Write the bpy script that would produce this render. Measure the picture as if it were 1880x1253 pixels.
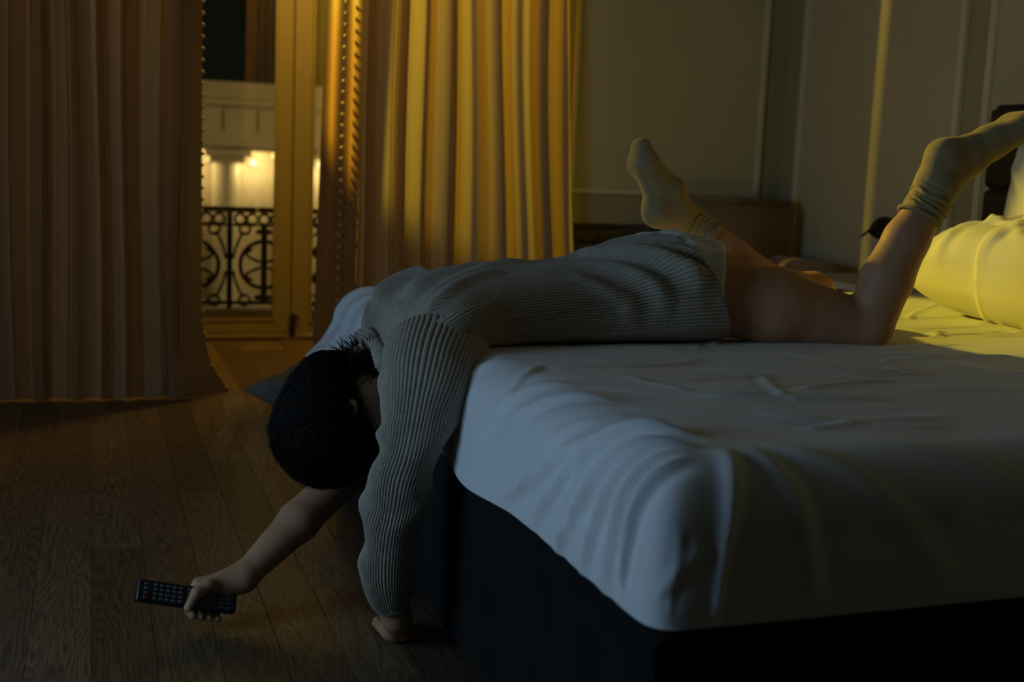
import bpy, bmesh, math, random
import numpy as np
from mathutils import Vector, Matrix, Euler

for o in list(bpy.data.objects):
    bpy.data.objects.remove(o)
S = bpy.context.scene
C = S.collection
random.seed(7)
RNG = np.random.default_rng(11)
PI = math.pi

# ------------------------------------------------------------------ camera
FPX, PIT, ROL, YAW, CH = 2200.0, 0.1444, 0.041, 0.34, 0.92
F_ = np.array([math.sin(YAW) * math.cos(PIT), math.cos(YAW) * math.cos(PIT), -math.sin(PIT)])
R_ = np.array([math.cos(YAW), -math.sin(YAW), 0.0])
U_ = np.cross(R_, F_)
cR, sR = math.cos(ROL), math.sin(ROL)
cam_right = R_ * cR + U_ * sR
cam_up = U_ * cR - R_ * sR
cd = bpy.data.cameras.new('camera')
cam = bpy.data.objects.new('camera', cd)
C.objects.link(cam)
cd.sensor_width = 36.0
cd.lens = FPX / 1880.0 * 36.0
M = Matrix.Identity(4)
for i in range(3):
    M[i][0] = cam_right[i]; M[i][1] = cam_up[i]; M[i][2] = -F_[i]
M[0][3], M[1][3], M[2][3] = 0, 0, CH
cam.matrix_world = M
cd.clip_start = 0.05
cd.dof.use_dof = True
cd.dof.focus_distance = 2.45
cd.dof.aperture_fstop = 3.2
S.camera = cam

# ------------------------------------------------------------------ world, exposure
w = bpy.data.worlds.new('night_sky')
S.world = w
w.use_nodes = True
w.node_tree.nodes['Background'].inputs[0].default_value = (0.34, 0.32, 0.20, 1)
w.node_tree.nodes['Background'].inputs[1].default_value = 0.014
S.view_settings.view_transform = 'Standard'
S.view_settings.look = 'None'
S.view_settings.gamma = 1
S.view_settings.exposure = 0.12
S.view_settings.use_curve_mapping = False
TV_POWER = 3.0
SPOT_W = 620.0
GLOW_W = 39.0

# a ray of the photograph, cut at a known depth
def at(px, py, y):
    X = (px - 940) / FPX; Y = (py - 626.5) / FPX
    x = X * cR + Y * sR; yy = -X * sR + Y * cR
    r = F_ + x * R_ - yy * U_
    return np.array([0, 0, CH]) + r * (y / r[1])

# ------------------------------------------------------------------ materials
def mat(name, col=(.5, .5, .5), rough=.6, metal=0.0, spec=.5, sheen=0.0):
    m = bpy.data.materials.new(name); m.use_nodes = True
    b = m.node_tree.nodes['Principled BSDF']
    b.inputs['Base Color'].default_value = (*col, 1)
    b.inputs['Roughness'].default_value = rough
    b.inputs['Metallic'].default_value = metal
    b.inputs['Specular IOR Level'].default_value = spec
    if sheen: b.inputs['Sheen Weight'].default_value = sheen
    return m
def nn(m, t, **kw):
    n = m.node_tree.nodes.new(t)
    for k, v in kw.items(): setattr(n, k, v)
    return n
def lk(m, a, b): m.node_tree.links.new(a, b)
def bsdf(m): return m.node_tree.nodes['Principled BSDF']
def add_noise(m, c1, c2, scale=8, detail=6, bump=0.0, bscale=None, stretch=(1, 1, 1), coord='Object', dist=.01):
    tc = nn(m, 'ShaderNodeTexCoord'); mp = nn(m, 'ShaderNodeMapping')
    mp.inputs['Scale'].default_value = stretch
    lk(m, tc.outputs[coord], mp.inputs[0])
    n = nn(m, 'ShaderNodeTexNoise'); n.inputs['Scale'].default_value = scale; n.inputs['Detail'].default_value = detail
    lk(m, mp.outputs[0], n.inputs['Vector'])
    r = nn(m, 'ShaderNodeValToRGB')
    r.color_ramp.elements[0].position = .3; r.color_ramp.elements[1].position = .7
    r.color_ramp.elements[0].color = (*c1, 1); r.color_ramp.elements[1].color = (*c2, 1)
    lk(m, n.outputs['Fac'], r.inputs[0]); lk(m, r.outputs[0], bsdf(m).inputs['Base Color'])
    if bump:
        n2 = nn(m, 'ShaderNodeTexNoise'); n2.inputs['Scale'].default_value = bscale or scale * 8; n2.inputs['Detail'].default_value = 4
        lk(m, mp.outputs[0], n2.inputs['Vector'])
        bp = nn(m, 'ShaderNodeBump'); bp.inputs['Strength'].default_value = bump; bp.inputs['Distance'].default_value = dist
        lk(m, n2.outputs['Fac'], bp.inputs['Height']); lk(m, bp.outputs[0], bsdf(m).inputs['Normal'])
    return m
MW = {}
MW['wall'] = add_noise(mat('painted_wall', rough=.75, spec=.25), (.42, .37, .235), (.45, .40, .26), 3, 3, .05, 120)
MW['panel'] = add_noise(mat('panel_paint', rough=.75, spec=.25), (.60, .53, .34), (.63, .56, .365), 3, 3, .05, 120)
MW['trim'] = add_noise(mat('painted_trim', rough=.45), (.74, .67, .48), (.77, .70, .51), 5, 3)
MW['ceil'] = mat('ceiling_paint', (.34, .31, .24), .9)
MW['unseen_dark'] = add_noise(mat('dark_unseen_wall', rough=.7), (.045, .036, .026), (.065, .052, .038), 5, 4)  # made-up dark tone for the unseen walls, cuts light bounced onto the bed
MW['doorp'] = add_noise(mat('door_paint', rough=.4), (.27, .23, .125), (.30, .255, .14), 4, 4, .03, 60)
MW['black'] = mat('black_metal', (.012, .012, .012), .45)
MW['iron'] = add_noise(mat('wrought_iron', rough=.55), (.008, .009, .008), (.02, .02, .018), 20, 4)
MW['sheet'] = add_noise(mat('cotton_sheet', rough=.85, spec=.2, sheen=.15), (.72, .74, .76), (.78, .79, .80), 6, 4, .12, 260, dist=.002)
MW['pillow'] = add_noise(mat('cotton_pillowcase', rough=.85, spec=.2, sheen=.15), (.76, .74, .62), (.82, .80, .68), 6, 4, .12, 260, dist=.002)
MW['base'] = add_noise(mat('dark_velvet', rough=.85, spec=.1, sheen=.06), (.006, .0072, .0076), (.0105, .0122, .0128), 12, 6, .15, 220, dist=.002)
MW['leather'] = add_noise(mat('black_leather', rough=.5), (.010, .010, .011), (.018, .017, .016), 30, 5, .2, 120, dist=.003)
MW['chair'] = add_noise(mat('brown_velour', rough=.8, spec=.2, sheen=.2), (.27, .175, .10), (.34, .225, .13), 9, 5, .15, 160, dist=.003)
MW['cushion'] = add_noise(mat('grey_cushion', rough=.9, spec=.2), (.16, .16, .15), (.22, .22, .21), 12, 5, .2, 200, dist=.002)
MW['wood'] = add_noise(mat('dark_wood', rough=.5), (.06, .035, .02), (.12, .07, .04), 6, 6, .1, 60, (6, 1, 1))
MW['ntop'] = mat('pale_stone', (.5, .49, .45), .5)
MW['remote'] = mat('black_plastic', (.012, .012, .013), .4)
MW['key'] = mat('grey_rubber_key', (.16, .16, .15), .6)
MW['keyred'] = mat('red_rubber_key', (.35, .03, .02), .6)
MW['keywhite'] = mat('pale_rubber_key', (.5, .52, .5), .6)
MW['hair'] = add_noise(mat('dark_hair', rough=.6, spec=.18), (.006, .005, .005), (.016, .012, .010), 40, 4)
MW['skin'] = add_noise(mat('skin', rough=.55, spec=.35), (.47, .25, .14), (.55, .31, .18), 14, 5, .06, 320, dist=.001)
bsdf(MW['skin']).inputs['Subsurface Weight'].default_value = .12
bsdf(MW['skin']).inputs['Subsurface Radius'].default_value = (.012, .005, .003)
bsdf(MW['skin']).inputs['Subsurface Scale'].default_value = .6
MW['nail'] = mat('fingernail', (.62, .40, .33), .3)
MW['eye'] = mat('eyeball', (.75, .73, .7), .15)
MW['lip'] = mat('lips', (.42, .16, .13), .5)
MW['knit'] = add_noise(mat('grey_rib_knit', rough=.95, spec=.1, sheen=.25), (.36, .32, .255), (.47, .42, .34), 70, 5, .5, 420, dist=.003)
MW['shorts'] = mat('blue_white_cotton', (.6, .66, .74), .85, spec=.2)
MW['sock'] = add_noise(mat('olive_cotton_sock', rough=.95, spec=.1, sheen=.2), (.31, .235, .115), (.39, .30, .15), 40, 5, .35, 480, dist=.002)
MW['screen_body'] = mat('television_plastic', (.01, .01, .01), .35)
MW['stone'] = add_noise(mat('pale_facade_stone', rough=.9), (.58, .49, .32), (.67, .57, .38), 2, 5, .1, 12)
MW['radiator'] = add_noise(mat('radiator_grille_paint', rough=.6), (.12, .10, .05), (.16, .13, .07), 8, 3)

# shorts: fine check
m = MW['shorts']
tc_ = nn(m, 'ShaderNodeTexCoord'); tc = nn(m, 'ShaderNodeMapping'); tc.inputs['Rotation'].default_value = (PI / 2, 0, 0); lk(m, tc_.outputs['Object'], tc.inputs[0]); ck = nn(m, 'ShaderNodeTexWave', wave_type='BANDS', bands_direction='X'); ck.inputs['Scale'].default_value = 55
ck2 = nn(m, 'ShaderNodeTexWave', wave_type='BANDS', bands_direction='Y'); ck2.inputs['Scale'].default_value = 55
mx = nn(m, 'ShaderNodeMath', operation='ADD'); rp = nn(m, 'ShaderNodeValToRGB')
rp.color_ramp.elements[0].color = (.38, .52, .70, 1); rp.color_ramp.elements[1].color = (.84, .87, .90, 1)
rp.color_ramp.elements[0].position = .3; rp.color_ramp.elements[1].position = .9
lk(m, tc.outputs[0], ck.inputs[0]); lk(m, tc.outputs[0], ck2.inputs[0])
lk(m, ck.outputs['Fac'], mx.inputs[0]); lk(m, ck2.outputs['Fac'], mx.inputs[1]); lk(m, mx.outputs[0], rp.inputs[0]); lk(m, rp.outputs[0], bsdf(m).inputs['Base Color'])

# oak planks
def plank_material():
    m = mat('oak_laminate', rough=.42, spec=.4)
    tc = nn(m, 'ShaderNodeTexCoord'); oi = nn(m, 'ShaderNodeObjectInfo')
    vm = nn(m, 'ShaderNodeVectorMath', operation='MULTIPLY_ADD')
    cb = nn(m, 'ShaderNodeCombineXYZ')
    ml = nn(m, 'ShaderNodeMath', operation='MULTIPLY'); ml.inputs[1].default_value = 37.0
    lk(m, oi.outputs['Random'], ml.inputs[0])
    for i in range(3): lk(m, ml.outputs[0], cb.inputs[i])
    vm.inputs[1].default_value = (13.0, 1.3, 1.0)
    lk(m, tc.outputs['Object'], vm.inputs[0]); lk(m, cb.outputs[0], vm.inputs[2])
    n = nn(m, 'ShaderNodeTexNoise'); n.inputs['Scale'].default_value = .75; n.inputs['Detail'].default_value = 2.5; n.inputs['Roughness'].default_value = .45
    lk(m, vm.outputs[0], n.inputs['Vector'])
    k = nn(m, 'ShaderNodeMath', operation='MULTIPLY'); k.inputs[1].default_value = 185.0
    lk(m, n.outputs['Fac'], k.inputs[0])
    sn = nn(m, 'ShaderNodeMath', operation='SINE'); lk(m, k.outputs[0], sn.inputs[0])
    # pores
    vm2 = nn(m, 'ShaderNodeVectorMath', operation='MULTIPLY'); vm2.inputs[1].default_value = (260, 12, 1)
    lk(m, tc.outputs['Object'], vm2.inputs[0])
    n2 = nn(m, 'ShaderNodeTexNoise'); n2.inputs['Scale'].default_value = 1; n2.inputs['Detail'].default_value = 3
    lk(m, vm2.outputs[0], n2.inputs['Vector'])
    ad = nn(m, 'ShaderNodeMath', operation='MULTIPLY_ADD'); ad.inputs[1].default_value = .15
    lk(m, sn.outputs[0], ad.inputs[0]); lk(m, n2.outputs['Fac'], ad.inputs[2])
    r = nn(m, 'ShaderNodeValToRGB')
    r.color_ramp.elements[0].position = .12; r.color_ramp.elements[0].color = (.050, .032, .017, 1)
    r.color_ramp.elements[1].position = .9; r.color_ramp.elements[1].color = (.235, .160, .090, 1)
    lk(m, ad.outputs[0], r.inputs[0])
    hs = nn(m, 'ShaderNodeHueSaturation')
    mr = nn(m, 'ShaderNodeMapRange'); mr.inputs['To Min'].default_value = .62; mr.inputs['To Max'].default_value = 1.3
    lk(m, oi.outputs['Random'], mr.inputs['Value']); lk(m, mr.outputs[0], hs.inputs['Value'])
    lk(m, r.outputs[0], hs.inputs['Color']); lk(m, hs.outputs[0], bsdf(m).inputs['Base Color'])
    bp = nn(m, 'ShaderNodeBump'); bp.inputs['Strength'].default_value = .15; bp.inputs['Distance'].default_value = .002
    lk(m, ad.outputs[0], bp.inputs['Height']); lk(m, bp.outputs[0], bsdf(m).inputs['Normal'])
    return m
MW['plank'] = plank_material()

def curtain_material(name, tint=1.0, trans=.45):
    m = bpy.data.materials.new(name); m.use_nodes = True
    nt = m.node_tree; nt.nodes.remove(nt.nodes['Principled BSDF']); out = nt.nodes['Material Output']
    uv = nn(m, 'ShaderNodeUVMap'); sp = nn(m, 'ShaderNodeSeparateXYZ'); lk(m, uv.outputs[0], sp.inputs[0])
    md = nn(m, 'ShaderNodeMath', operation='FRACT'); dv = nn(m, 'ShaderNodeMath', operation='DIVIDE'); dv.inputs[1].default_value = .26
    lk(m, sp.outputs[0], dv.inputs[0]); lk(m, dv.outputs[0], md.inputs[0])
    r = nn(m, 'ShaderNodeValToRGB'); cr = r.color_ramp
    be = (.54, .43, .29); og = (.42, .255, .11); br = (.33, .19, .085); pk = (.50, .37, .27); yl = (.46, .30, .13)
    stops = [(0, be), (.13, be), (.14, br), (.165, br), (.17, og), (.19, og), (.195, br), (.22, br), (.225, og), (.30, og), (.31, pk), (.43, pk), (.44, be), (.52, be), (.53, br), (.55, br), (.555, pk), (.575, pk), (.58, br), (.60, br), (.61, yl), (.75, yl), (.76, og), (.80, og), (.81, pk), (.90, pk), (.91, be), (1, be)]
    # a ramp holds 32 stops
    while len(cr.elements) < len(stops): cr.elements.new(.5)
    for e, (p, c) in zip(cr.elements, stops):
        e.position = p; e.color = (c[0] * tint, c[1] * tint, c[2] * tint, 1)
    lk(m, md.outputs[0], r.inputs[0])
    n = nn(m, 'ShaderNodeTexNoise'); n.inputs['Scale'].default_value = 1
    mp = nn(m, 'ShaderNodeMapping'); mp.inputs['Scale'].default_value = (420, 60, 1); lk(m, uv.outputs[0], mp.inputs[0]); lk(m, mp.outputs[0], n.inputs['Vector'])
    hs = nn(m, 'ShaderNodeHueSaturation'); mr = nn(m, 'ShaderNodeMapRange'); mr.inputs['To Min'].default_value = .8; mr.inputs['To Max'].default_value = 1.2
    lk(m, n.outputs['Fac'], mr.inputs['Value']); lk(m, mr.outputs[0], hs.inputs['Value']); lk(m, r.outputs[0], hs.inputs['Color'])
    d = nn(m, 'ShaderNodeBsdfDiffuse'); t = nn(m, 'ShaderNodeBsdfTranslucent'); mx = nn(m, 'ShaderNodeMixShader')
    mx.inputs[0].default_value = trans
    lk(m, hs.outputs[0], d.inputs[0]); lk(m, hs.outputs[0], t.inputs[0]); lk(m, d.outputs[0], mx.inputs[1]); lk(m, t.outputs[0], mx.inputs[2])
    lk(m, mx.outputs[0], out.inputs[0])
    return m
MW['curtain'] = curtain_material('striped_curtain', .68, .26)
MW['lining'] = mat('satin_curtain_edge', (.30, .145, .045), .38, spec=.5)
MW['pom'] = mat('gold_bead', (.50, .36, .14), .35, spec=.7)

def glass_material():
    m = bpy.data.materials.new('window_glass'); m.use_nodes = True
    nt = m.node_tree; nt.nodes.remove(nt.nodes['Principled BSDF'])
    t = nn(m, 'ShaderNodeBsdfTransparent'); g = nn(m, 'ShaderNodeBsdfGlossy'); g.inputs['Roughness'].default_value = .01
    fr = nn(m, 'ShaderNodeFresnel'); fr.inputs[0].default_value = 1.8
    mx = nn(m, 'ShaderNodeMixShader'); t.inputs[0].default_value = (.93, .95, .93, 1)
    lk(m, fr.outputs[0], mx.inputs[0]); lk(m, t.outputs[0], mx.inputs[1]); lk(m, g.outputs[0], mx.inputs[2])
    lk(m, mx.outputs[0], nt.nodes['Material Output'].inputs[0])
    return m
MW['glass'] = glass_material()
def emit(name, col, s):
    m = mat(name, (.02, .02, .02))
    bsdf(m).inputs['Emission Color'].default_value = (*col, 1); bsdf(m).inputs['Emission Strength'].default_value = s
    return m

# ------------------------------------------------------------------ mesh helpers
def obj(name, mesh, m, parent=None, smooth=False):
    o = bpy.data.objects.new(name, mesh); C.objects.link(o)
    if m is not None and len(mesh.materials) == 0: mesh.materials.append(MW[m] if isinstance(m, str) else m)
    if smooth: mesh.polygons.foreach_set('use_smooth', [True] * len(mesh.polygons))
    if parent is not None:
        o.parent = parent
        o.matrix_parent_inverse = parent_matrix(parent).inverted()
    return o
def parent_matrix(p):
    mtx = p.matrix_basis.copy()
    if p.parent is not None: mtx = parent_matrix(p.parent) @ p.matrix_parent_inverse @ mtx
    return mtx
def thing(name, label, cat, loc=(0, 0, 0), group=None):
    o = bpy.data.objects.new(name, None); C.objects.link(o); o.location = loc; o.empty_display_size = .1
    return tag(o, label, cat, group)
def tag(o, label, cat, group=None):
    o['label'] = label; o['category'] = cat
    if group: o['group'] = group
    return o
def struct(o):
    o['kind'] = 'structure'; return o
def bm_mesh(bm, name='mesh'):
    me = bpy.data.meshes.new(name); bm.to_mesh(me); bm.free(); return me
def add_box(bm, x0, x1, y0, y1, z0, z1, bev=0.0, seg=2):
    vs = [bm.verts.new((x, y, z)) for x in (x0, x1) for y in (y0, y1) for z in (z0, z1)]
    idx = [(0, 1, 3, 2), (4, 6, 7, 5), (0, 4, 5, 1), (2, 3, 7, 6), (0, 2, 6, 4), (1, 5, 7, 3)]
    fs = [bm.faces.new([vs[i] for i in f]) for f in idx]
    if bev:
        es = list({e for f in fs for e in f.edges})
        bmesh.ops.bevel(bm, geom=es, offset=bev, segments=seg, affect='EDGES', profile=.5)
def box(x0, x1, y0, y1, z0, z1, bev=0.0, seg=2):
    bm = bmesh.new(); add_box(bm, x0, x1, y0, y1, z0, z1, bev, seg); bmesh.ops.recalc_face_normals(bm, faces=bm.faces[:]); return bm_mesh(bm)
def boxes(lst, bev=0.0):
    bm = bmesh.new()
    for b in lst: add_box(bm, *b, bev)
    bmesh.ops.recalc_face_normals(bm, faces=bm.faces[:]); return bm_mesh(bm)
def grid_mesh(P, close_u=False, close_v=False, uv=None, caps=False):
    """P: (nu,nv,3) -> quad mesh, with uv (nu,nv,2)"""
    nu, nv = P.shape[:2]
    iu = np.arange(nu if close_u else nu - 1); iv = np.arange(nv if close_v else nv - 1)
    a, b = np.meshgrid(iu, iv, indexing='ij'); a2 = (a + 1) % nu; b2 = (b + 1) % nv
    q = np.stack([a * nv + b, a2 * nv + b, a2 * nv + b2, a * nv + b2], -1).reshape(-1, 4)
    me = bpy.data.meshes.new('mesh')
    faces = q.tolist()
    if caps:
        faces.append(list(range(nv))[::-1]); faces.append([(nu - 1) * nv + k for k in range(nv)])
    me.from_pydata(P.reshape(-1, 3).tolist(), [], faces)
    if uv is not None:
        l = me.uv_layers.new(name='UVMap')
        vi = np.zeros(len(me.loops), dtype=np.int32); me.loops.foreach_get('vertex_index', vi)
        l.data.foreach_set('uv', uv.reshape(-1, 2)[vi].astype(np.float32).ravel())
    me.update()
    return me
def tube_pts(pts, rad, n=8):
    pts = np.asarray(pts, float); rad = np.broadcast_to(np.asarray(rad, float), (len(pts),))
    T = np.gradient(pts, axis=0); T /= np.linalg.norm(T, axis=1)[:, None] + 1e-12
    ref = np.array([0, 0, 1.0]) if abs(T[0][2]) < .9 else np.array([1.0, 0, 0])
    out = []
    u = np.cross(T[0], ref); u /= np.linalg.norm(u)
    th = np.linspace(0, 2 * PI, n, endpoint=False)
    for p, t, r in zip(pts, T, rad):
        u = u - t * (u @ t); u /= np.linalg.norm(u) + 1e-12
        v = np.cross(t, u)
        out.append(p + r * (np.cos(th)[:, None] * u + np.sin(th)[:, None] * v))
    return np.array(out)
def tube(pts, rad, n=8): return grid_mesh(tube_pts(pts, rad, n), close_v=True, caps=True)
def lathe(prof, n=24, center=(0, 0, 0)):
    th = np.linspace(0, 2 * PI, n, endpoint=False)
    P = np.array([[(center[0] + r * math.cos(t), center[1] + r * math.sin(t), center[2] + z) for t in th] for r, z in prof])
    return grid_mesh(P, close_v=True, caps=True)
def smooth_interp(keys, t):
    """Catmull-like interpolation of key rows (k, ...) at t in [0,1]"""
    keys = np.asarray(keys, float); n = len(keys) - 1
    x = np.clip(np.asarray(t) * n, 0, n - 1e-6); i = x.astype(int); f = (x - i)
    g = lambda j: keys[np.clip(j, 0, n)]
    p0, p1, p2, p3 = g(i - 1), g(i), g(i + 1), g(i + 2)
    f = f.reshape(f.shape + (1,) * (keys.ndim - 1))
    return .5 * ((2 * p1) + (-p0 + p2) * f + (2 * p0 - 5 * p1 + 4 * p2 - p3) * f ** 2 + (-p0 + 3 * p1 - 3 * p2 + p3) * f ** 3)
def wavy(x, y, seed, n=10, lo=3, hi=14):
    r = np.random.default_rng(seed); z = 0
    for k in range(n):
        a = r.uniform(0, 2 * PI); fq = r.uniform(lo, hi); ph = r.uniform(0, 6.28)
        z = z + np.sin((x * math.cos(a) + y * math.sin(a)) * fq + ph) / (fq / lo)
    return z / math.sqrt(n)
def seg_ridge(x, y, p, q, width, amp, curve=0.0):
    """a soft crease ridge along the segment p-q in a 2-D domain"""
    p = np.array(p, float); q = np.array(q, float); d = q - p; L = np.linalg.norm(d); d /= L
    s = (x - p[0]) * d[0] + (y - p[1]) * d[1]
    t = -(x - p[0]) * d[1] + (y - p[1]) * d[0]
    u = np.clip(s / L, 0, 1)
    t = t - curve * 4 * u * (1 - u)
    fade = np.clip(s / (.25 * L) + .3, 0, 1) * np.clip((L - s) / (.25 * L) + .3, 0, 1)
    fade = fade * fade * (3 - 2 * fade)
    return amp * fade * (np.exp(-(t / width) ** 2) - .45 * np.exp(-((t - 1.7 * width) / (1.1 * width)) ** 2))

# ------------------------------------------------------------------ the room
XL, XR, YF, YB, ZC = -1.80, 2.92, -1.30, 4.75, 2.75      # left, right, behind the camera, back wall, ceiling
AX0, AX1, YD = -0.75, 1.76, 6.13                          # alcove with the balcony door
floor = struct(obj('floor', boxes([(XL, XR, YF, YB, -.12, -.006), (AX0, AX1, YB, YD, -.12, -.006)]), 'plank'))
lens_ = [.52, .68, .86, 1.05]
plank_me = [box(0, .1119, 0, l - .0006, -.008, 0, .0009, 1) for l in lens_]
for pm in plank_me: pm.materials.append(MW['plank'])
PW = .1125
np_ = 0
xi = -1.02
while xi < 1.0:
    y = .95 - random.random() * .6
    while y < YD - .02:
        i = random.randrange(4); l = lens_[i]
        if y + l > YD and y + .2 > YD: break
        if y + l > YD - .02:
            cand = [k for k in range(4) if y + lens_[k] <= YD - .005]
            if not cand: break
            i = max(cand); l = lens_[i]
        p = bpy.data.objects.new('plank', plank_me[i]); C.objects.link(p); p.parent = floor
        p.location = (xi, y, 0); np_ += 1
        y += l
    xi += PW
struct(obj('ceiling', boxes([(XL, XR, YF, YB, ZC, ZC + .1), (AX0, AX1, YB, YD, ZC, ZC + .1)]), 'ceil'))
# back wall: pieces round the alcove and the radiator niche
NX0, NX1, NZ0, NZ1 = 1.90, 2.62, .10, .695
LINT = 2.30
struct(obj('wall_back', boxes([(XL, AX0, YB, YB + .12, 0, ZC), (AX0, AX1, YB, YB + .12, LINT, ZC),
    (AX1, NX0, YB, YB + .3, 0, ZC), (NX1, XR, YB, YB + .3, 0, ZC), (NX0, NX1, YB, YB + .3, NZ1, ZC), (NX0, NX1, YB, YB + .3, 0, NZ0), (NX0, NX1, YB + .22, YB + .3, NZ0, NZ1)]), 'wall'))
struct(obj('wall_alcove_left', box(AX0 - .12, AX0, YB + .12, YD, 0, ZC), 'wall'))
struct(obj('wall_alcove_right', box(AX1, AX1 + .12, YB + .3, YD, 0, ZC), 'wall'))
DX0, DX1, DZ = .30, 1.63, 2.35
struct(obj('wall_alcove_back', boxes([(AX0 - .12, DX0, YD, YD + .25, 0, ZC), (DX1, AX1 + .12, YD, YD + .25, 0, ZC), (DX0, DX1, YD, YD + .25, DZ, ZC)]), 'wall'))
struct(obj('wall_right', box(XR, XR + .12, YF, YB + .3, 0, ZC), 'wall'))
struct(obj('wall_left', box(XL - .12, XL, YF, YB + .12, 0, ZC), 'unseen_dark'))
struct(obj('wall_front', box(XL - .12, XR + .12, YF - .12, YF, 0, ZC), 'unseen_dark'))
struct(obj('baseboard_right', box(XR - .018, XR, YF, YB, 0, .12, .004), 'trim'))
struct(obj('baseboard_left', box(XL, XL + .018, YF, YB, 0, .12, .004), 'trim'))
struct(obj('baseboard_back', boxes([(XL, AX0, YB - .018, YB, 0, .12), (AX1 + .02, XR, YB - .018, YB, 0, .12)], .004), 'trim'))
def frame_on_back(x0, x1, z0, z1, wd=.022, th=.024):
    return boxes([(x0, x1, YB - th, YB, z0, z0 + wd), (x0, x1, YB - th, YB, z1 - wd, z1), (x0, x0 + wd, YB - th, YB, z0 + wd, z1 - wd), (x1 - wd, x1, YB - th, YB, z0 + wd, z1 - wd)], .005)
def frame_on_right(y0, y1, z0, z1, wd=.03, th=.024):
    return boxes([(XR - th, XR, y0, y1, z0, z0 + wd), (XR - th, XR, y0, y1, z1 - wd, z1), (XR - th, XR, y0, y0 + wd, z0 + wd, z1 - wd), (XR - th, XR, y1 - wd, y1, z0 + wd, z1 - wd)], .005)
tr = struct(obj('trim_1', frame_on_back(1.90, 2.812, .822, 2.5), 'trim')); obj('panel_field', box(1.90 + .02, 2.812 - .02, YB - .005, YB, .822 + .02, 2.5 - .02), 'panel', tr)
tr = struct(obj('trim_2', frame_on_right(3.565, 4.60, .22, 2.5), 'trim')); obj('panel_field', box(XR - .005, XR, 3.565 + .02, 4.60 - .02, .22 + .02, 2.5 - .02), 'panel', tr)
tr = struct(obj('trim_3', frame_on_right(1.9, 3.445, .22, 2.5), 'trim')); obj('panel_field', box(XR - .005, XR, 1.9 + .02, 3.445 - .02, .22 + .02, 2.5 - .02), 'panel', tr)
tr = struct(obj('trim_4', frame_on_right(.3, 1.78, .22, 2.5), 'trim')); obj('panel_field', box(XR - .005, XR, .3 + .02, 1.78 - .02, .22 + .02, 2.5 - .02), 'panel', tr)

# radiator niche with its grille
rad = thing('radiator_grille', 'dark slatted radiator grille in the wall niche beside the curtain', 'radiator', (NX0, YB + .1, NZ0))
for k in range(9):
    z = .655 - k * .062
    obj('slat', box(NX0 + .01, NX1 - .01, YB + .085, YB + .10, z - .011, z + .011, .003, 1), 'radiator', rad)
for k in range(13):
    x = NX0 + .03 + k * .056
    obj('bar', box(x - .005, x + .005, YB + .10, YB + .112, NZ0 + .01, .668, .002, 1), 'radiator', rad)
obj('radiator_body', box(NX0 + .02, NX1 - .02, YB + .15, YB + .21, NZ0 + .03, .60, .01), 'black', rad)

# ------------------------------------------------------------------ balcony door
door = thing('door_1', 'cream painted double glazed balcony door between the curtains', 'door', ((DX0 + DX1) / 2, YD, 0))
del door['category'], door['label']; door['kind'] = 'structure'
YP = YD - .01
CXD = .965
obj('door_frame', boxes([(DX0, DX0 + .05, YP, YP + .1, 0, DZ), (DX1 - .05, DX1, YP, YP + .1, 0, DZ), (DX0 + .05, DX1 - .05, YP, YP + .1, DZ - .05, DZ), (DX0 + .05, DX1 - .05, YP, YP + .1, 0, .022)], .004), 'doorp', door)
def leaf(x0, x1, zb, yy):
    L = obj('door_leaf', boxes([(x0, x0 + .088, yy, yy + .05, .026, DZ - .055), (x1 - .088, x1, yy, yy + .05, .026, DZ - .055), (x0 + .088, x1 - .088, yy, yy + .05, .026, zb), (x0 + .088, x1 - .088, yy, yy + .05, DZ - .15, DZ - .055)], .006), 'doorp', door)
    obj('pane', box(x0 + .085, x1 - .085, yy + .022, yy + .027, zb - .004, DZ - .146), 'glass', L)
    obj('glazing_bead', boxes([(x0 + .086, x0 + .098, yy - .006, yy, zb, DZ - .15), (x1 - .098, x1 - .086, yy - .006, yy, zb, DZ - .15), (x0 + .098, x1 - .098, yy - .006, yy, zb, zb + .014)], .002), 'doorp', L)
    return L
leaf(DX0 + .055, CXD - .003, .092, YP + .005)
leaf(CXD + .003, DX1 - .055, .075, YP + .018)
obj('astragal', box(CXD - .006, CXD + .042, YP - .012, YP + .006, .12, DZ - .06, .004), 'doorp', door)
obj('floor_bolt', box(CXD - .012, CXD + .014, YP - .022, YP - .006, .002, .13, .003), 'black', door)
obj('door_sill', box(DX0, DX1, YP - .03, YP + .002, 0, .012, .003), 'wood', door)

# ------------------------------------------------------------------ outside: balcony and the street front opposite
balc = struct(obj('balcony_floor', boxes([(-1.4, 2.9, YD + .25, 7.12, -.14, -.02), (-1.4, 2.9, 6.92, 7.12, -.02, .045)], .01), 'stone'))
rail = thing('balcony_railing', 'black wrought iron balcony railing with rings and scrolls outside the door', 'railing', (.8, 7.0, .045))
YR = 7.0
obj('handrail', boxes([(-1.35, 2.85, YR - .03, YR + .03, .60, .63), (-1.35, 2.85, YR - .012, YR + .012, .52, .535), (-1.35, 2.85, YR - .012, YR + .012, .07, .09)], .004), 'iron', rail)
def arc(cx, cz, r, a0, a1, n=20): return [(cx + r * math.cos(a), YR, cz + r * math.sin(a)) for a in np.linspace(a0, a1, n)]
def ring_mesh(r, t, n=28):
    th = np.linspace(0, 2 * PI, n, endpoint=False); ph = np.linspace(0, 2 * PI, 6, endpoint=False)
    P = np.array([[((r + t * math.cos(q)) * math.cos(a), t * 1.3 * math.sin(q), (r + t * math.cos(q)) * math.sin(a)) for q in ph] for a in th])
    return grid_mesh(P, close_u=True, close_v=True)
big, sml = ring_mesh(.135, .012), ring_mesh(.03, .008)
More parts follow.
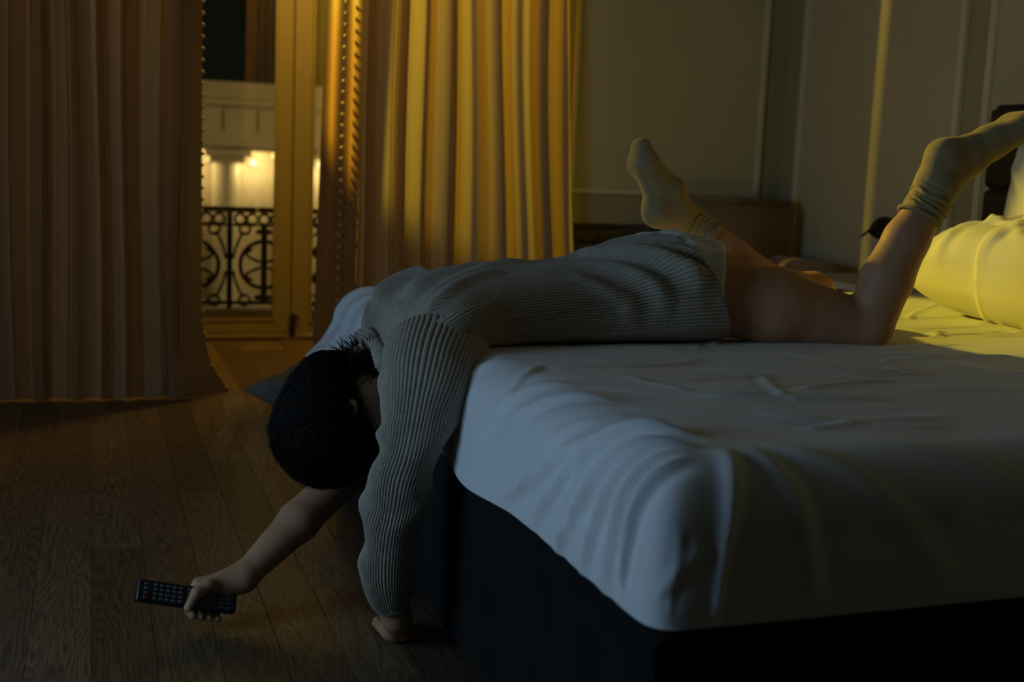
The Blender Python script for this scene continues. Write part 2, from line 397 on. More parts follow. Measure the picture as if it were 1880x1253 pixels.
scroll_pts = lambda cx, cz, s, v: [(cx + s * (.115 - .10 * math.sin(PI * t)), YR, cz + v * (.02 + .19 * t)) for t in np.linspace(0, 1, 14)]
CZ = .30
for k in range(-5, 6):
    xp = .742 + .39 * k
    obj('post', box(xp - .014, xp + .014, YR - .014, YR + .014, .045, .60, .003, 1), 'iron', rail)
    if -3 <= k <= 3:
        for s in (-1, 1):
            for v in (-1, 1):
                pts = [(xp + s * (.022 + .055 * abs(t - 0) ** 1.6), YR, CZ + v * (.035 + .155 * t)) for t in np.linspace(0, 1, 10)]
                obj('curved_bar', tube(pts, .0085, 6), 'iron', rail, True)
                o = obj('scroll', sml, 'iron', rail); o.location = Vector((xp + s * .085, YR, CZ + v * .205)) - rail.location; o.matrix_parent_inverse = Matrix.Identity(4)
    xc = xp + .195
    if k < 5:
        o = obj('ring', big, 'iron', rail); o.location = Vector((xc, YR, CZ)) - rail.location; o.matrix_parent_inverse = Matrix.Identity(4)
        obj('centre_bar', box(xc - .017, xc + .017, YR - .012, YR + .012, .085, .525, .004, 1), 'iron', rail)
        if -3 <= k <= 3:
            for s in (-1, 1):
                for v in (-1, 1):
                    obj('leaf_bar', tube([(xc + s * (.015 + .085 * math.sin(PI * .8 * t)), YR, CZ + v * (.015 + .075 * t)) for t in np.linspace(0, 1, 9)], .009, 6), 'iron', rail, True)
            obj('rosette', lathe([(.0, -.02), (.045, -.012), (.05, 0), (.045, .012), (0, .02)], 12, (xc, YR, CZ + .19)), 'iron', rail)
            obj('rosette', lathe([(.0, -.02), (.05, -.012), (.055, 0), (.05, .012), (0, .02)], 12, (xc, YR, CZ - .19)), 'iron', rail)
            for q in range(-2, 3):
                o = obj('scroll', sml, 'iron', rail); o.location = Vector((xc + q * .068, YR, .562)) - rail.location; o.matrix_parent_inverse = Matrix.Identity(4)

YFAC = 16.0
def fz(py): return float(at(440, py, YFAC)[2])
def fx(px): return float(at(px, 300, YFAC)[0])
fac = thing('street_front', 'lamplit pale stone street front with columns seen through the balcony door', 'building', (2, YFAC, -5))
obj('facade_wall', box(-5, 9, YFAC + .12, YFAC + .6, -5, fz(150)), 'stone', fac)
zc0, zc1 = fz(271), fz(257)
obj('cornice', boxes([(-5, 9, YFAC - .45, YFAC + .12, zc0, zc1), (-5, 9, YFAC - .34, YFAC + .12, zc0 - .05, zc0), (-5, 9, YFAC - .15, YFAC + .12, zc1, zc1 + .1)], .01), 'stone', fac)
obj('parapet', boxes([(-5, 9, YFAC - .05, YFAC + .12, fz(182), fz(168)), (-5, 9, YFAC + .0, YFAC + .12, fz(195), fz(182))], .01), 'stone', fac)
pitch = fx(590) - fx(465)
for k in range(-5, 7):
    xl = fx(465) + pitch * k
    if xl < -4 or xl > 8: continue
    xcn = xl - pitch * .5 * .8
    cw = (fx(440) - fx(390)) * .5
    c = obj('column', lathe([(cw * 1.05, -5), (cw, fz(300)), (cw * .96, zc0 - .05)], 16, (xcn, YFAC - .05, 0)), 'stone', fac, True)
    obj('capital', boxes([(xcn - cw * 1.7, xcn + cw * 1.7, YFAC - .05 - cw * 1.7, YFAC + .12, zc0 - .12, zc0 - .05), (xcn - cw * 1.35, xcn + cw * 1.35, YFAC - .05 - cw * 1.35, YFAC + .12, zc0 - .2, zc0 - .12)], .01), 'stone', c)
    for q in range(2):
        x0 = xl - pitch * .42 + q * pitch * .5
        obj('frieze_panel', box(x0, x0 + pitch * .32, YFAC + .085, YFAC + .125, fz(244), fz(200), .01, 1), 'stone', fac)
    zl = fz(298)
    lamp_o = obj('wall_lamp', lathe([(.0, .045), (.03, .04), (.045, 0), (.03, -.04), (0, -.045)], 12, (xl, YFAC - .0, zl)), emit('facade_lamp_glow', (1, .85, .5), 2.0), fac, True)
    if 0 <= k + 1 <= 3:
        ld = bpy.data.lights.new('facade_lamp', 'POINT'); ld.energy = 9; ld.color = (1, .80, .40); ld.shadow_soft_size = .08
        lo = bpy.data.objects.new('facade_lamp', ld); C.objects.link(lo); lo.location = (xl, YFAC - .18, zl); lo.parent = fac; lo.matrix_parent_inverse = parent_matrix(fac).inverted()
street = struct(obj('street_ground', box(-12, 16, 7.3, 19, -5.2, -5), 'stone'))
sl = thing('added_street_lamp', 'added street lamp, out of view, lighting the frieze of the opposite front', 'lamp', (4.8, 11, -5))  # lamp added out of view so the frieze above the cornice is lit
obj('pole', tube([(4.8, 11, -5), (4.8, 11, 1.4)], [.07, .05], 10), 'iron', sl, True)
obj('lantern', lathe([(.02, 0), (.16, .05), (.2, .4), (.05, .55), (0, .6)], 12, (4.8, 11, 1.4)), emit('added_lantern_glow', (1, .75, .36), 3.0), sl)
ld = bpy.data.lights.new('added_street_light', 'POINT'); ld.energy = 300; ld.color = (1, .74, .32); ld.shadow_soft_size = .25
lo = bpy.data.objects.new('added_street_light', ld); C.objects.link(lo); lo.location = (4.8, 11, 2.15); lo.parent = sl; lo.matrix_parent_inverse = parent_matrix(sl).inverted()

# ------------------------------------------------------------------ curtains
YC = 4.62
def curtain(name, label, path, z0, z1, flare, seed, mats='curtain', nz=40, ends=False):
    """path: (n,2) plan points of the hanging cloth"""
    n = len(path); zs = np.linspace(0, 1, nz) ** 1.5
    zz = z0 + (z1 - z0) * zs
    P = np.zeros((n, nz, 3)); UV = np.zeros((n, nz, 2))
    ds = np.r_[0, np.cumsum(np.hypot(np.diff(path[:, 0]), np.diff(path[:, 1])))]
    ym = path[:, 1].mean()
    for j, z in enumerate(zz):
        k = 1 - .25 * zs[j]
        P[:, j, 0] = path[:, 0] + flare(ds / ds[-1], z) + .006 * np.sin(z * 3 + ds * 9)
        P[:, j, 1] = ym + (path[:, 1] - ym) * k + .01 * np.sin(z * 2.2 + ds * 5)
        P[:, j, 2] = z + .004 * np.sin(ds * 40)
        if ends: P[-3:, j, 1] = path[-3:, 1] - np.array([.2, .6, 1]) * .078 * max(0, (1.7 - z) / 1.7) ** 1.3
        UV[:, j, 0] = ds; UV[:, j, 1] = z
    root = thing(name, label, 'curtain', (float(path[:, 0].mean()), YC, 0))
    cl = obj('cloth', grid_mesh(P, uv=UV), mats, root, True)
    return root, P, zz
def pleats(x0, x1, seed, amp=.034, n=420, wl=.17):
    r = np.random.default_rng(seed); t = np.linspace(0, 1, n); x = x0 + (x1 - x0) * t
    ph = np.cumsum(r.uniform(.7, 1.5, 60)); ph = np.interp(np.linspace(0, 59, n), np.arange(60), ph)
    k = (x1 - x0) / wl / (ph[-1] - ph[0])
    p = (ph - ph[0]) * k * 2 * PI
    y = YC + amp * np.sin(p) * (.75 + .35 * np.sin(p * .31 + seed)) + .012 * np.sin(2 * p + 1)
    x = x + .012 * np.sin(2 * p + .6)
    return np.stack([x, y], 1)
# left curtain
pl = pleats(-1.60, .372, 3, .016, 620, .16)
pl = np.vstack([pl, [[.378, 4.66], [.380, 4.70]]])
def fl_left(u, z): return np.where(u > .9, ((u - .9) / .1) ** 2 * (.115 * np.exp(-(z / .12) ** 1.3) - .004), 0) + .01 * (1 - u) * 0
c1, P1, zz1 = curtain('striped_curtain', 'dim striped curtain hanging to the floor left of the balcony door', pl, .006, 2.66, fl_left, 3)
# right curtain: turned-back edge first, then pleats
pr = pleats(1.0, 1.80, 5, .018, 300, .19)
turn = np.stack([np.linspace(.988, 1.0, 12), np.linspace(YC + .03, pr[0][1], 12)], 1)
pr = np.vstack([turn[:-1], pr, [[1.815, 4.635], [1.825, 4.66], [1.832, 4.699]]])
def fl_right(u, z): return u * .13 * np.clip((1.7 - z) / 1.7, 0, 1) ** 1.3 - (1 - u) ** 3 * .015 * np.clip((1.7 - z) / 1.7, 0, 1)
c2, P2, zz2 = curtain('striped_curtain', 'glowing orange and beige striped curtain behind the bed', pr, .006, 2.66, fl_right, 5, ends=True)
# the satin returned edge of the right curtain
e = np.stack([np.linspace(.880, .985, 40) + .008 * np.sin(np.linspace(0, 12, 40)), np.linspace(4.84, YC + .0, 40)], 1)
nz = 30; zz = np.linspace(.006, 2.66, nz)
PE = np.zeros((40, nz, 3))
for j, z in enumerate(zz):
    k = np.clip((1.6 - z) / 1.6, 0, 1)
    PE[:, j, 0] = e[:, 0] - .035 * k * np.linspace(1, .3, 40); PE[:, j, 1] = e[:, 1]; PE[:, j, 2] = z
obj('satin_edge', grid_mesh(PE), 'lining', c2, True)
# bead trims
bm = bmesh.new(); bmesh.ops.create_icosphere(bm, subdivisions=2, radius=.0085); bead = bm_mesh(bm); bead.polygons.foreach_set('use_smooth', [True] * len(bead.polygons))
def trim(root, xf, yf, mname, n=62, step=.0425):
    for k in range(n):
        z = .03 + k * step
        o = obj('bead', bead, mname, root); o.matrix_parent_inverse = Matrix.Identity(4)
        o.location = Vector((xf(z), yf(z), z)) - root.location
        o.rotation_euler = (0, .4, 0); o.scale = (1.25, 1, .95)
zl_ = np.linspace(.02, 2.66, 24); xe_ = np.linspace(.305, .386, 14)
PL = np.zeros((14, 24, 3))
for j, z in enumerate(zl_):
    PL[:, j, 0] = xe_ + np.linspace(0, 1, 14) ** 2 * (.115 * math.exp(-(z / .12) ** 1.3)); PL[:, j, 1] = YC - .032 + .02 * np.linspace(0, 1, 14) ** 2; PL[:, j, 2] = z
obj('satin_edge', grid_mesh(PL), 'lining', c1, True)
trim(c1, lambda z: .388 + .115 * math.exp(-(z / .12) ** 1.3), lambda z: YC + .03, 'pom')
bead2 = bead
trim(c2, lambda z: .934 - .022 * max(0, (1.6 - z) / 1.6), lambda z: YC + .065, 'pom')
obj('trim_band', box(.380, .386, YC + .02, YC + .05, .22, 2.66), 'lining', c1)
trk = thing('curtain_track', 'white curtain track on the ceiling edge above the curtains', 'curtain rail', (0, YC, 2.70))
obj('track', box(-1.72, 2.1, YC - .02, YC + .02, 2.67, 2.70, .004), 'trim', trk)
for x in (-1.6, -.8, .2, 1.1, 2.0): obj('bracket', box(x - .015, x + .015, YC - .015, YC + .015, 2.698, 2.75, .003), 'trim', trk)

# alcove lamps
sp = thing('spotlight', 'small black spotlight high on the alcove wall behind the left curtain', 'lamp', (-.62, 5.95, 2.32))
SPL = np.array([-.24, 5.95, 2.38]); TGT = np.array([3.0, 2.75, .55])
dd = (TGT - SPL) / np.linalg.norm(TGT - SPL)
obj('wall_plate', box(AX0, AX0 + .02, 5.90, 6.0, 2.3, 2.42, .004), 'black', sp)
obj('arm', tube([(AX0 + .01, 5.95, 2.36), SPL - dd * .14], .01, 8), 'black', sp, True)
hp = [SPL - dd * .15, SPL - dd * .13, SPL - dd * .01, SPL]
obj('lamp_head', grid_mesh(tube_pts([SPL - dd * .16, SPL - dd * .15, SPL - dd * .12, SPL - dd * .02, SPL - dd * .0], [.01, .035, .045, .05, .05], 20), close_v=True), 'black', sp, True)
ld = bpy.data.lights.new('spotlight_beam', 'SPOT'); ld.energy = SPOT_W; ld.color = (1, .75, .055); ld.shadow_soft_size = .055; ld.spot_size = math.radians(42); ld.spot_blend = .3
lo = bpy.data.objects.new('spotlight_beam', ld); C.objects.link(lo)
lo.location = SPL + dd * .01; lo.rotation_euler = Vector(dd).to_track_quat('-Z', 'Y').to_euler(); lo.parent = sp; lo.matrix_parent_inverse = parent_matrix(sp).inverted()
cl = thing('ceiling_lamp', 'round warm ceiling lamp inside the alcove before the balcony door', 'lamp', (1.15, 5.22, ZC))
obj('mount', lathe([(0, 0), (.13, 0), (.13, -.03), (.10, -.03), (0, -.03)], 24, (1.15, 5.22, ZC)), 'trim', cl, True)
obj('shade', lathe([(.11, -.03), (.12, -.06), (.09, -.1), (0, -.12)], 24, (1.15, 5.22, ZC)), emit('warm_lamp_shade', (1, .66, .18), 1.2), cl, True)
ld = bpy.data.lights.new('ceiling_lamp_light', 'POINT'); ld.energy = GLOW_W; ld.color = (1, .60, .11); ld.shadow_soft_size = .1
lo = bpy.data.objects.new('ceiling_lamp_light', ld); C.objects.link(lo); lo.location = (1.15, 5.22, ZC - .25); lo.parent = cl; lo.matrix_parent_inverse = parent_matrix(cl).inverted()

# ------------------------------------------------------------------ television on its console (left, out of the picture)
con = thing('media_console', 'low dark wooden media console under the television', 'cabinet', (XL + .25, 1.9, 0))
obj('body', box(XL + .03, XL + .45, 1.0, 2.8, .08, .4, .008), 'wood', con)
for k in range(3):
    dr = obj('drawer', box(XL + .45, XL + .468, 1.02 + k * .595, 1.59 + k * .595, .10, .38, .004), 'wood', con)
    obj('handle', box(XL + .468, XL + .485, 1.22 + k * .595, 1.39 + k * .595, .24, .255, .003), 'black', dr)
for (dx, yy) in ((.06, 1.05), (.40, 1.05), (.06, 2.72), (.40, 2.72)): obj('leg', box(XL + dx, XL + dx + .04, yy, yy + .04, 0, .08, .003), 'black', con)
tv = thing('television', 'lit flat television on the media console at the left wall', 'television', (XL + .25, 1.75, .4))
obj('casing', box(XL + .2, XL + .25, 1.20, 2.30, .62, 1.26, .008), 'screen_body', tv)
obj('screen', box(XL + .25, XL + .254, 1.215, 2.285, .635, 1.245), emit('television_picture', (.45, .72, 1.0), 2.1 * TV_POWER), tv)
obj('stand', boxes([(XL + .2, XL + .25, 1.55, 1.95, .4, .64), (XL + .12, XL + .36, 1.45, 2.05, .4, .415)], .004), 'screen_body', tv)

# ------------------------------------------------------------------ bed
BX0, BX1, BY0, BY1, BZ, MZ = .642, 2.715, 1.25, 3.30, .365, .570
bed = thing('bed', 'large double bed with dark velvet base and black headboard', 'bed', (1.7, 2.27, 0))
bm = bmesh.new(); add_box(bm, BX0, BX1, BY0, BY1, .012, BZ, .022, 4); bmesh.ops.recalc_face_normals(bm, faces=bm.faces[:])
obj('bed_base', bm_mesh(bm), 'base', bed, True)
for (x, y) in ((BX0 + .03, BY0 + .03), (BX0 + .03, BY1 - .03)):
    obj('corner_seam', tube([(x - .024, y + (-.024 if y < 2 else .024), z) for z in (.03, .19, .35)], .004, 6), 'base', bed)
for (x, y) in ((.8, 1.4), (.8, 3.1), (2.5, 1.4), (2.5, 3.1)): obj('foot', lathe([(.03, 0), (.03, .013)], 12, (x, y, 0)), 'black', bed)
obj('mattress', box(BX0 + .06, BX1 - .02, BY0 + .06, BY1 - .06, BZ, MZ - .035, .03, 3), 'sheet', bed, True)
hb = obj('headboard', box(BX1 + .035, BX1 + .10, 1.26, 3.205, 0, 1.18, .012, 2), 'leather', bed)
for k in range(3):
    z0 = .40 + k * .258
    for q in range(3):
        y0 = 1.275 + q * .643
        obj('headboard_panel', box(BX1 + .005, BX1 + .04, y0, y0 + .633, z0, z0 + .25, .016, 3), 'leather', hb, True)

# fitted sheet: a flat cloth mapped over the rounded mattress
RC, RE = .10, .09
def profile(t, hb=.0):
    o = np.where(t < RC - RE, t, 0.0); d = np.zeros_like(t)
    a = RE * PI / 2; ph = np.clip((t - (RC - RE)) / RE, 0, PI / 2)
    m1 = (t >= RC - RE) & (t < RC - RE + a)
    o = np.where(m1, RC - RE + RE * np.sin(ph), o); d = np.where(m1, RE * (1 - np.cos(ph)), d)
    m2 = t >= RC - RE + a
    s = t - (RC - RE + a)
    o = np.where(m2, RC + .006 * np.sin(np.clip(s / .15, 0, 1) * PI), o); d = np.where(m2, RE + s, d)
    return o, d
TMAX = RC - RE + RE * PI / 2 + (MZ - BZ - RE) - .004
ix0, ix1, iy0, iy1 = BX0 + RC - .004, BX1 - RC, BY0 + RC - .004, BY1 - RC + .004
stp = .0062
ga = np.arange(-TMAX, (ix1 - ix0) + TMAX + stp, stp); gb = np.arange(-TMAX, (iy1 - iy0) + TMAX + stp, stp)
A, B = np.meshgrid(ga, gb, indexing='ij')
LX, LY = ix1 - ix0, iy1 - iy0
dx = np.where(A < 0, A, np.where(A > LX, A - LX, 0)); dy = np.where(B < 0, B, np.where(B > LY, B - LY, 0))
T = (np.abs(dx) ** 5 + np.abs(dy) ** 5) ** .2; sc_ = np.where(T > TMAX, TMAX / np.maximum(T, 1e-9), 1); Tm = np.minimum(T, TMAX)
ux = dx / np.maximum(T, 1e-9); uy = dy / np.maximum(T, 1e-9)
po, pd = profile(Tm)
X = ix0 + np.clip(A, 0, LX) + ux * po; Y = iy0 + np.clip(B, 0, LY) + uy * po; Z = MZ - pd
P = np.stack([X, Y, Z], -1)
# hem dip by the sleeve
hemd = np.clip((Tm - .15) / (TMAX - .15), 0, 1)
# creases in flat cloth coordinates (A: from the foot edge inwards, B: from the near edge inwards)
D = .0022 * wavy(A, B, 5, 12, 5, 16) + .0012 * wavy(A, B, 6, 12, 18, 40)
cl_ = [((.03, .03), (-.25, .46), .013, .010, .02), ((.02, .06), (-.26, .33), .011, .012, .01), ((.0, .04), (-.27, .22), .012, .013, .01), ((.0, .0), (-.27, .12), .010, .014, .0), ((-.02, -.01), (-.27, .04), .012, .014, 0),
       ((-.03, -.03), (-.24, -.05), .011, .013, 0), ((.03, -.02), (-.05, -.26), .014, .010, 0), ((.06, -.02), (.12, -.26), .016, .008, .01), ((.10, .0), (.34, -.25), .02, .006, .01), ((.25, .0), (.62, -.24), .024, .005, .01),
       ((.02, .30), (-.20, .56), .012, .008, .01), ((.01, .42), (-.22, .66), .014, .006, .01), ((-.05, .22), (-.22, .38), .008, .007, 0), ((-.10, .16), (-.26, .20), .008, .008, 0), ((-.12, .34), (-.24, .42), .008, .005, 0),
       ((-.02, .26), (.50, .12), .022, .008, -.05), ((.02, .42), (.52, .26), .016, .007, -.06), ((-.03, .52), (.42, .50), .012, .007, -.05), ((.0, .60), (.36, .66), .011, .007, -.03), ((.10, .66), (.58, .60), .010, .008, .02),
       ((.30, .58), (.70, .50), .014, .006, -.02), ((.22, .36), (.40, .30), .008, .006, .01), ((.16, .20), (.44, .06), .018, .006, -.03), ((.60, .70), (1.2, .62), .02, .006, .02), ((.55, .35), (1.1, .25), .03, .005, .02), ((.05, .74), (.40, .78), .010, .005, .01),
       ((-.02, .70), (-.20, .82), .02, .005, .01), ((.02, .62), (-.10, .50), .010, .004, 0),
       ((1.20, .92), (1.75, .85), .012, .006, .01), ((1.25, .98), (1.8, .98), .012, .006, .01), ((1.1, 1.04), (1.75, 1.10), .012, .005, .01), ((1.15, 1.2), (1.6, 1.3), .015, .006, 0),
       ((.03, 1.72), (-.26, 1.84), .016, .010, 0), ((.02, 1.60), (-.26, 1.66), .02, .009, 0), ((.06, 1.80), (-.2, 1.98), .016, .012, 0)]
for p, q, wd, am, cv in cl_: D = D + seg_ridge(A, B, p, q, wd, am, cv) * np.clip(1 - (A - .02) / .12, .7, 1)
rw_ = np.random.default_rng(77)
for k in range(46):
    a0 = rw_.uniform(-.2, 1.0); b0 = rw_.uniform(-.2, 1.0)
    if a0 < .05: an_ = rw_.normal(-.5, .4) + PI; ll = rw_.uniform(.08, .22)
    else: an_ = rw_.normal(.25, .6); ll = rw_.uniform(.08, .3)
    D = D + seg_ridge(A, B, (a0, b0), (a0 + ll * math.cos(an_), b0 + ll * math.sin(an_) * (-1 if a0 < .05 else 1)), rw_.uniform(.006, .013), rw_.uniform(.0015, .0042), rw_.uniform(-.02, .02))
for k in range(26):                                       # pulls round the feet of the pillows and legs
    a0 = rw_.uniform(.75, 1.7); b0 = rw_.uniform(.85, 1.75); an_ = rw_.normal(.2, .5); ll = rw_.uniform(.12, .4)
    D = D + seg_ridge(A, B, (a0, b0), (a0 + ll * math.cos(an_), b0 + ll * math.sin(an_)), rw_.uniform(.008, .016), rw_.uniform(.003, .006), rw_.uniform(-.03, .03))
D *= 1 - .55 * hemd
gu = np.gradient(P, axis=0); gv = np.gradient(P, axis=1); N = np.cross(gu, gv); ln = np.linalg.norm(N, axis=-1, keepdims=True)
N = np.where(ln > 1e-10, N / np.maximum(ln, 1e-10), np.stack([ux, uy, np.zeros_like(ux)], -1))
D = np.where(T > TMAX * 1.0, 0.3 * D, D)
# press under the person
pr_ = np.exp(-(((X - 1.1) / .42) ** 4 + ((Y - 2.42) / .2) ** 4)) * np.clip(1 - Tm / .1, 0, 1)
P = P + N * np.maximum(D, -.012)[..., None]
P[..., 2] -= .012 * pr_
fl_ = hemd ** 1.3 * (.075 * np.exp(-((Y - 3.3) / .30) ** 2) + .022 * np.exp(-((Y - 1.95) / .14) ** 2)) * (A < .05)
P[..., 0] -= fl_; P[..., 1] += fl_ * .8 * (Y > 2.8); P[..., 2] -= .25 * fl_ * (Y < 2.8)
sheet = obj('fitted_sheet', grid_mesh(P, uv=np.stack([A, B], -1)), 'sheet', None, True)
tag(sheet, 'creased pale blue-white fitted sheet stretched over the mattress of the bed', 'bed sheet')

# pillows
def pillow_mesh(L, W, Tk, seed, n=80, pw=4.5):
    u = np.linspace(-1, 1, n); U, V = np.meshgrid(u, u, indexing='ij')
    edge = (1 - np.abs(U) ** pw).clip(0) ** .5 * (1 - np.abs(V) ** pw).clip(0) ** .5
    pin = 1 - .07 * (1 - U ** 2) * 0
    x = U * L / 2 * (1 - .06 * (1 - np.abs(V) ** 2) * np.abs(U) ** 6); y = V * W / 2 * (1 - .06 * (1 - np.abs(U) ** 2) * np.abs(V) ** 6)
    wr = .010 * wavy(x, y, seed, 8, 9, 26) * edge
    for k in range(18):
        r = np.random.default_rng(seed * 100 + k); a0 = r.uniform(-.8, .8); b0 = r.uniform(-.8, .8); an = r.uniform(0, PI)
        p = (a0 * L / 2, b0 * W / 2); q = (p[0] + .25 * math.cos(an), p[1] + .25 * math.sin(an))
        wr = wr + seg_ridge(x, y, p, q, r.uniform(.008, .02), r.uniform(.006, .014), r.uniform(-.03, .03)) * edge ** .5
    top = Tk / 2 * edge + wr; bot = -Tk / 2 * edge * .9 + .004 * wavy(x, y, seed + 50, 6, 9, 20) * edge
    P = np.concatenate([np.stack([x, y, top], -1), np.stack([x, y, bot], -1)[::-1]], 0)
    return grid_mesh(P, close_u=True), P
def pillow(label, loc, rot, L, W, Tk, seed, m='pillow', name='pillow', cat='pillow', pw=4.5, flap=0):
    me_, P_ = pillow_mesh(L, W, Tk, seed, 80, pw)
    o = obj(name, me_, m, None, True); o.location = loc; o.rotation_euler = rot
    if flap:
        Q = P_[:, :int(80 * flap)].copy(); c_ = np.array([0, 0, 0.0])
        Q[..., 2] = Q[..., 2] * 1.05 + np.sign(Q[..., 2]) * .004; Q[..., 0] *= 1.03; Q[..., 1] *= 1.004
        Q[:, -1, 2] *= 1.04; Q[:, -1, 0] *= 1.01
        inner = P_[:, int(80 * flap) - 1:int(80 * flap)]
        fo = obj('pillowcase_flap', grid_mesh(np.concatenate([Q, inner], 1), close_u=True), m, o, True); fo.matrix_parent_inverse = Matrix.Identity(4)
    return tag(o, label, cat)
pillow('plump white pillow lying foremost on the bed, lit yellow', (2.36, 2.36, .712), Euler((0, math.radians(-10), 0)), .50, .84, .27, 4, flap=.66)
pillow('white pillow standing upright against the black headboard', (2.640, 2.565, .815), Euler((0, math.radians(-80), 0)), .48, .88, .13, 9)

# ------------------------------------------------------------------ armchair, nightstand, desk lamp, floor cushion
ac = thing('armchair', 'brown velour armchair standing in the corner beyond the bed', 'armchair', (2.45, 4.2, 0))
def soft_box(x0, x1, y0, y1, z0, z1, bev, name, m, par, tilt=None):
    o = obj(name, box(x0, x1, y0, y1, z0, z1, bev, 4), m, par, True); return o
bk = np.array([[2.14, .55], [2.80, .55], [2.86, .83], [2.14, .84]])
bm = bmesh.new()
fr = [bm.verts.new((x, 4.36 + (.1 if z > .7 else 0), z)) for x, z in ((2.25, .30), (2.72, .30), (2.86, .822), (2.25, .838))]
bkv = [bm.verts.new((x, 4.50 + (.1 if z > .7 else 0), z)) for x, z in ((2.25, .30), (2.72, .30), (2.86, .822), (2.25, .838))]
bm.faces.new(fr[::-1]); bm.faces.new(bkv)
for i in range(4): bm.faces.new((fr[i], fr[(i + 1) % 4], bkv[(i + 1) % 4], bkv[i]))
bmesh.ops.bevel(bm, geom=bm.edges[:], offset=.03, segments=4, affect='EDGES'); bmesh.ops.recalc_face_normals(bm, faces=bm.faces[:])
obj('backrest', bm_mesh(bm), 'chair', ac, True)
soft_box(2.26, 2.74, 3.96, 4.42, .24, .44, .05, 'seat', 'chair', ac)
soft_box(2.63, 2.77, 3.96, 4.40, .22, .60, .06, 'armrest', 'chair', ac)
soft_box(2.24, 2.34, 3.96, 4.40, .22, .50, .045, 'armrest', 'chair', ac)
for (x, y) in ((2.3, 4.0), (2.68, 4.0), (2.3, 4.4), (2.68, 4.4)): obj('leg', lathe([(.015, 0), (.024, .24)], 10, (x, y, 0)), 'wood', ac, True)
ns = thing('nightstand', 'dark nightstand with pale top beyond the far side of the bed', 'nightstand', (2.66, 3.64, 0))
obj('body', box(2.46, 2.88, 3.40, 3.86, .1, .545, .006), 'wood', ns)
obj('top', box(2.44, 2.895, 3.385, 3.875, .545, .572, .006), 'ntop', ns)
d = obj('drawer', box(2.445, 2.46, 3.42, 3.84, .33, .53, .004), 'wood', ns); obj('knob', lathe([(.0, -.012), (.012, -.01), (.012, .01), (0, .012)], 10, (2.435, 3.63, .43)), 'black', d)
d = obj('drawer', box(2.445, 2.46, 3.42, 3.84, .12, .32, .004), 'wood', ns); obj('knob', lathe([(.0, -.012), (.012, -.01), (.012, .01), (0, .012)], 10, (2.435, 3.63, .22)), 'black', d)
for (x, y) in ((2.5, 3.43), (2.84, 3.43), (2.5, 3.82), (2.84, 3.82)): obj('leg', box(x - .015, x + .015, y - .015, y + .015, 0, .1), 'wood', ns)
dl = thing('desk_lamp', 'small black unlit desk lamp on the nightstand behind the raised leg', 'lamp', (2.70, 3.66, .572))
obj('base', lathe([(.0, 0), (.055, 0), (.055, .012), (.012, .02), (0, .02)], 20, (2.70, 3.66, .572)), 'black', dl, True)
obj('stem', tube([(2.70, 3.66, .59), (2.705, 3.66, .65), (2.745, 3.66, .71), (2.755, 3.66, .75)], .008, 8), 'black', dl, True)
ax = np.array([-.45, 0, -.9]); ax /= np.linalg.norm(ax)
o_ = np.array([2.725, 3.66, .79])
obj('shade', grid_mesh(tube_pts([o_ - ax * .002, o_ + ax * .004, o_ + ax * .02, o_ + ax * .045, o_ + ax * .075], [.004, .026, .043, .05, .052], 20), close_v=True), 'black', dl, True)
obj('switch_arm', tube([(2.70, 3.66, .742), (2.66, 3.655, .752), (2.625, 3.65, .742), (2.60, 3.65, .722)], [.007, .006, .005, .004], 8), 'black', dl, True)
cu = pillow('grey cushion dropped on the floor behind the head', (.80, 4.17, .088), Euler((.05, .06, math.radians(38))), .44, .44, .17, 21, 'cushion', 'floor_cushion', 'cushion', 2.4)
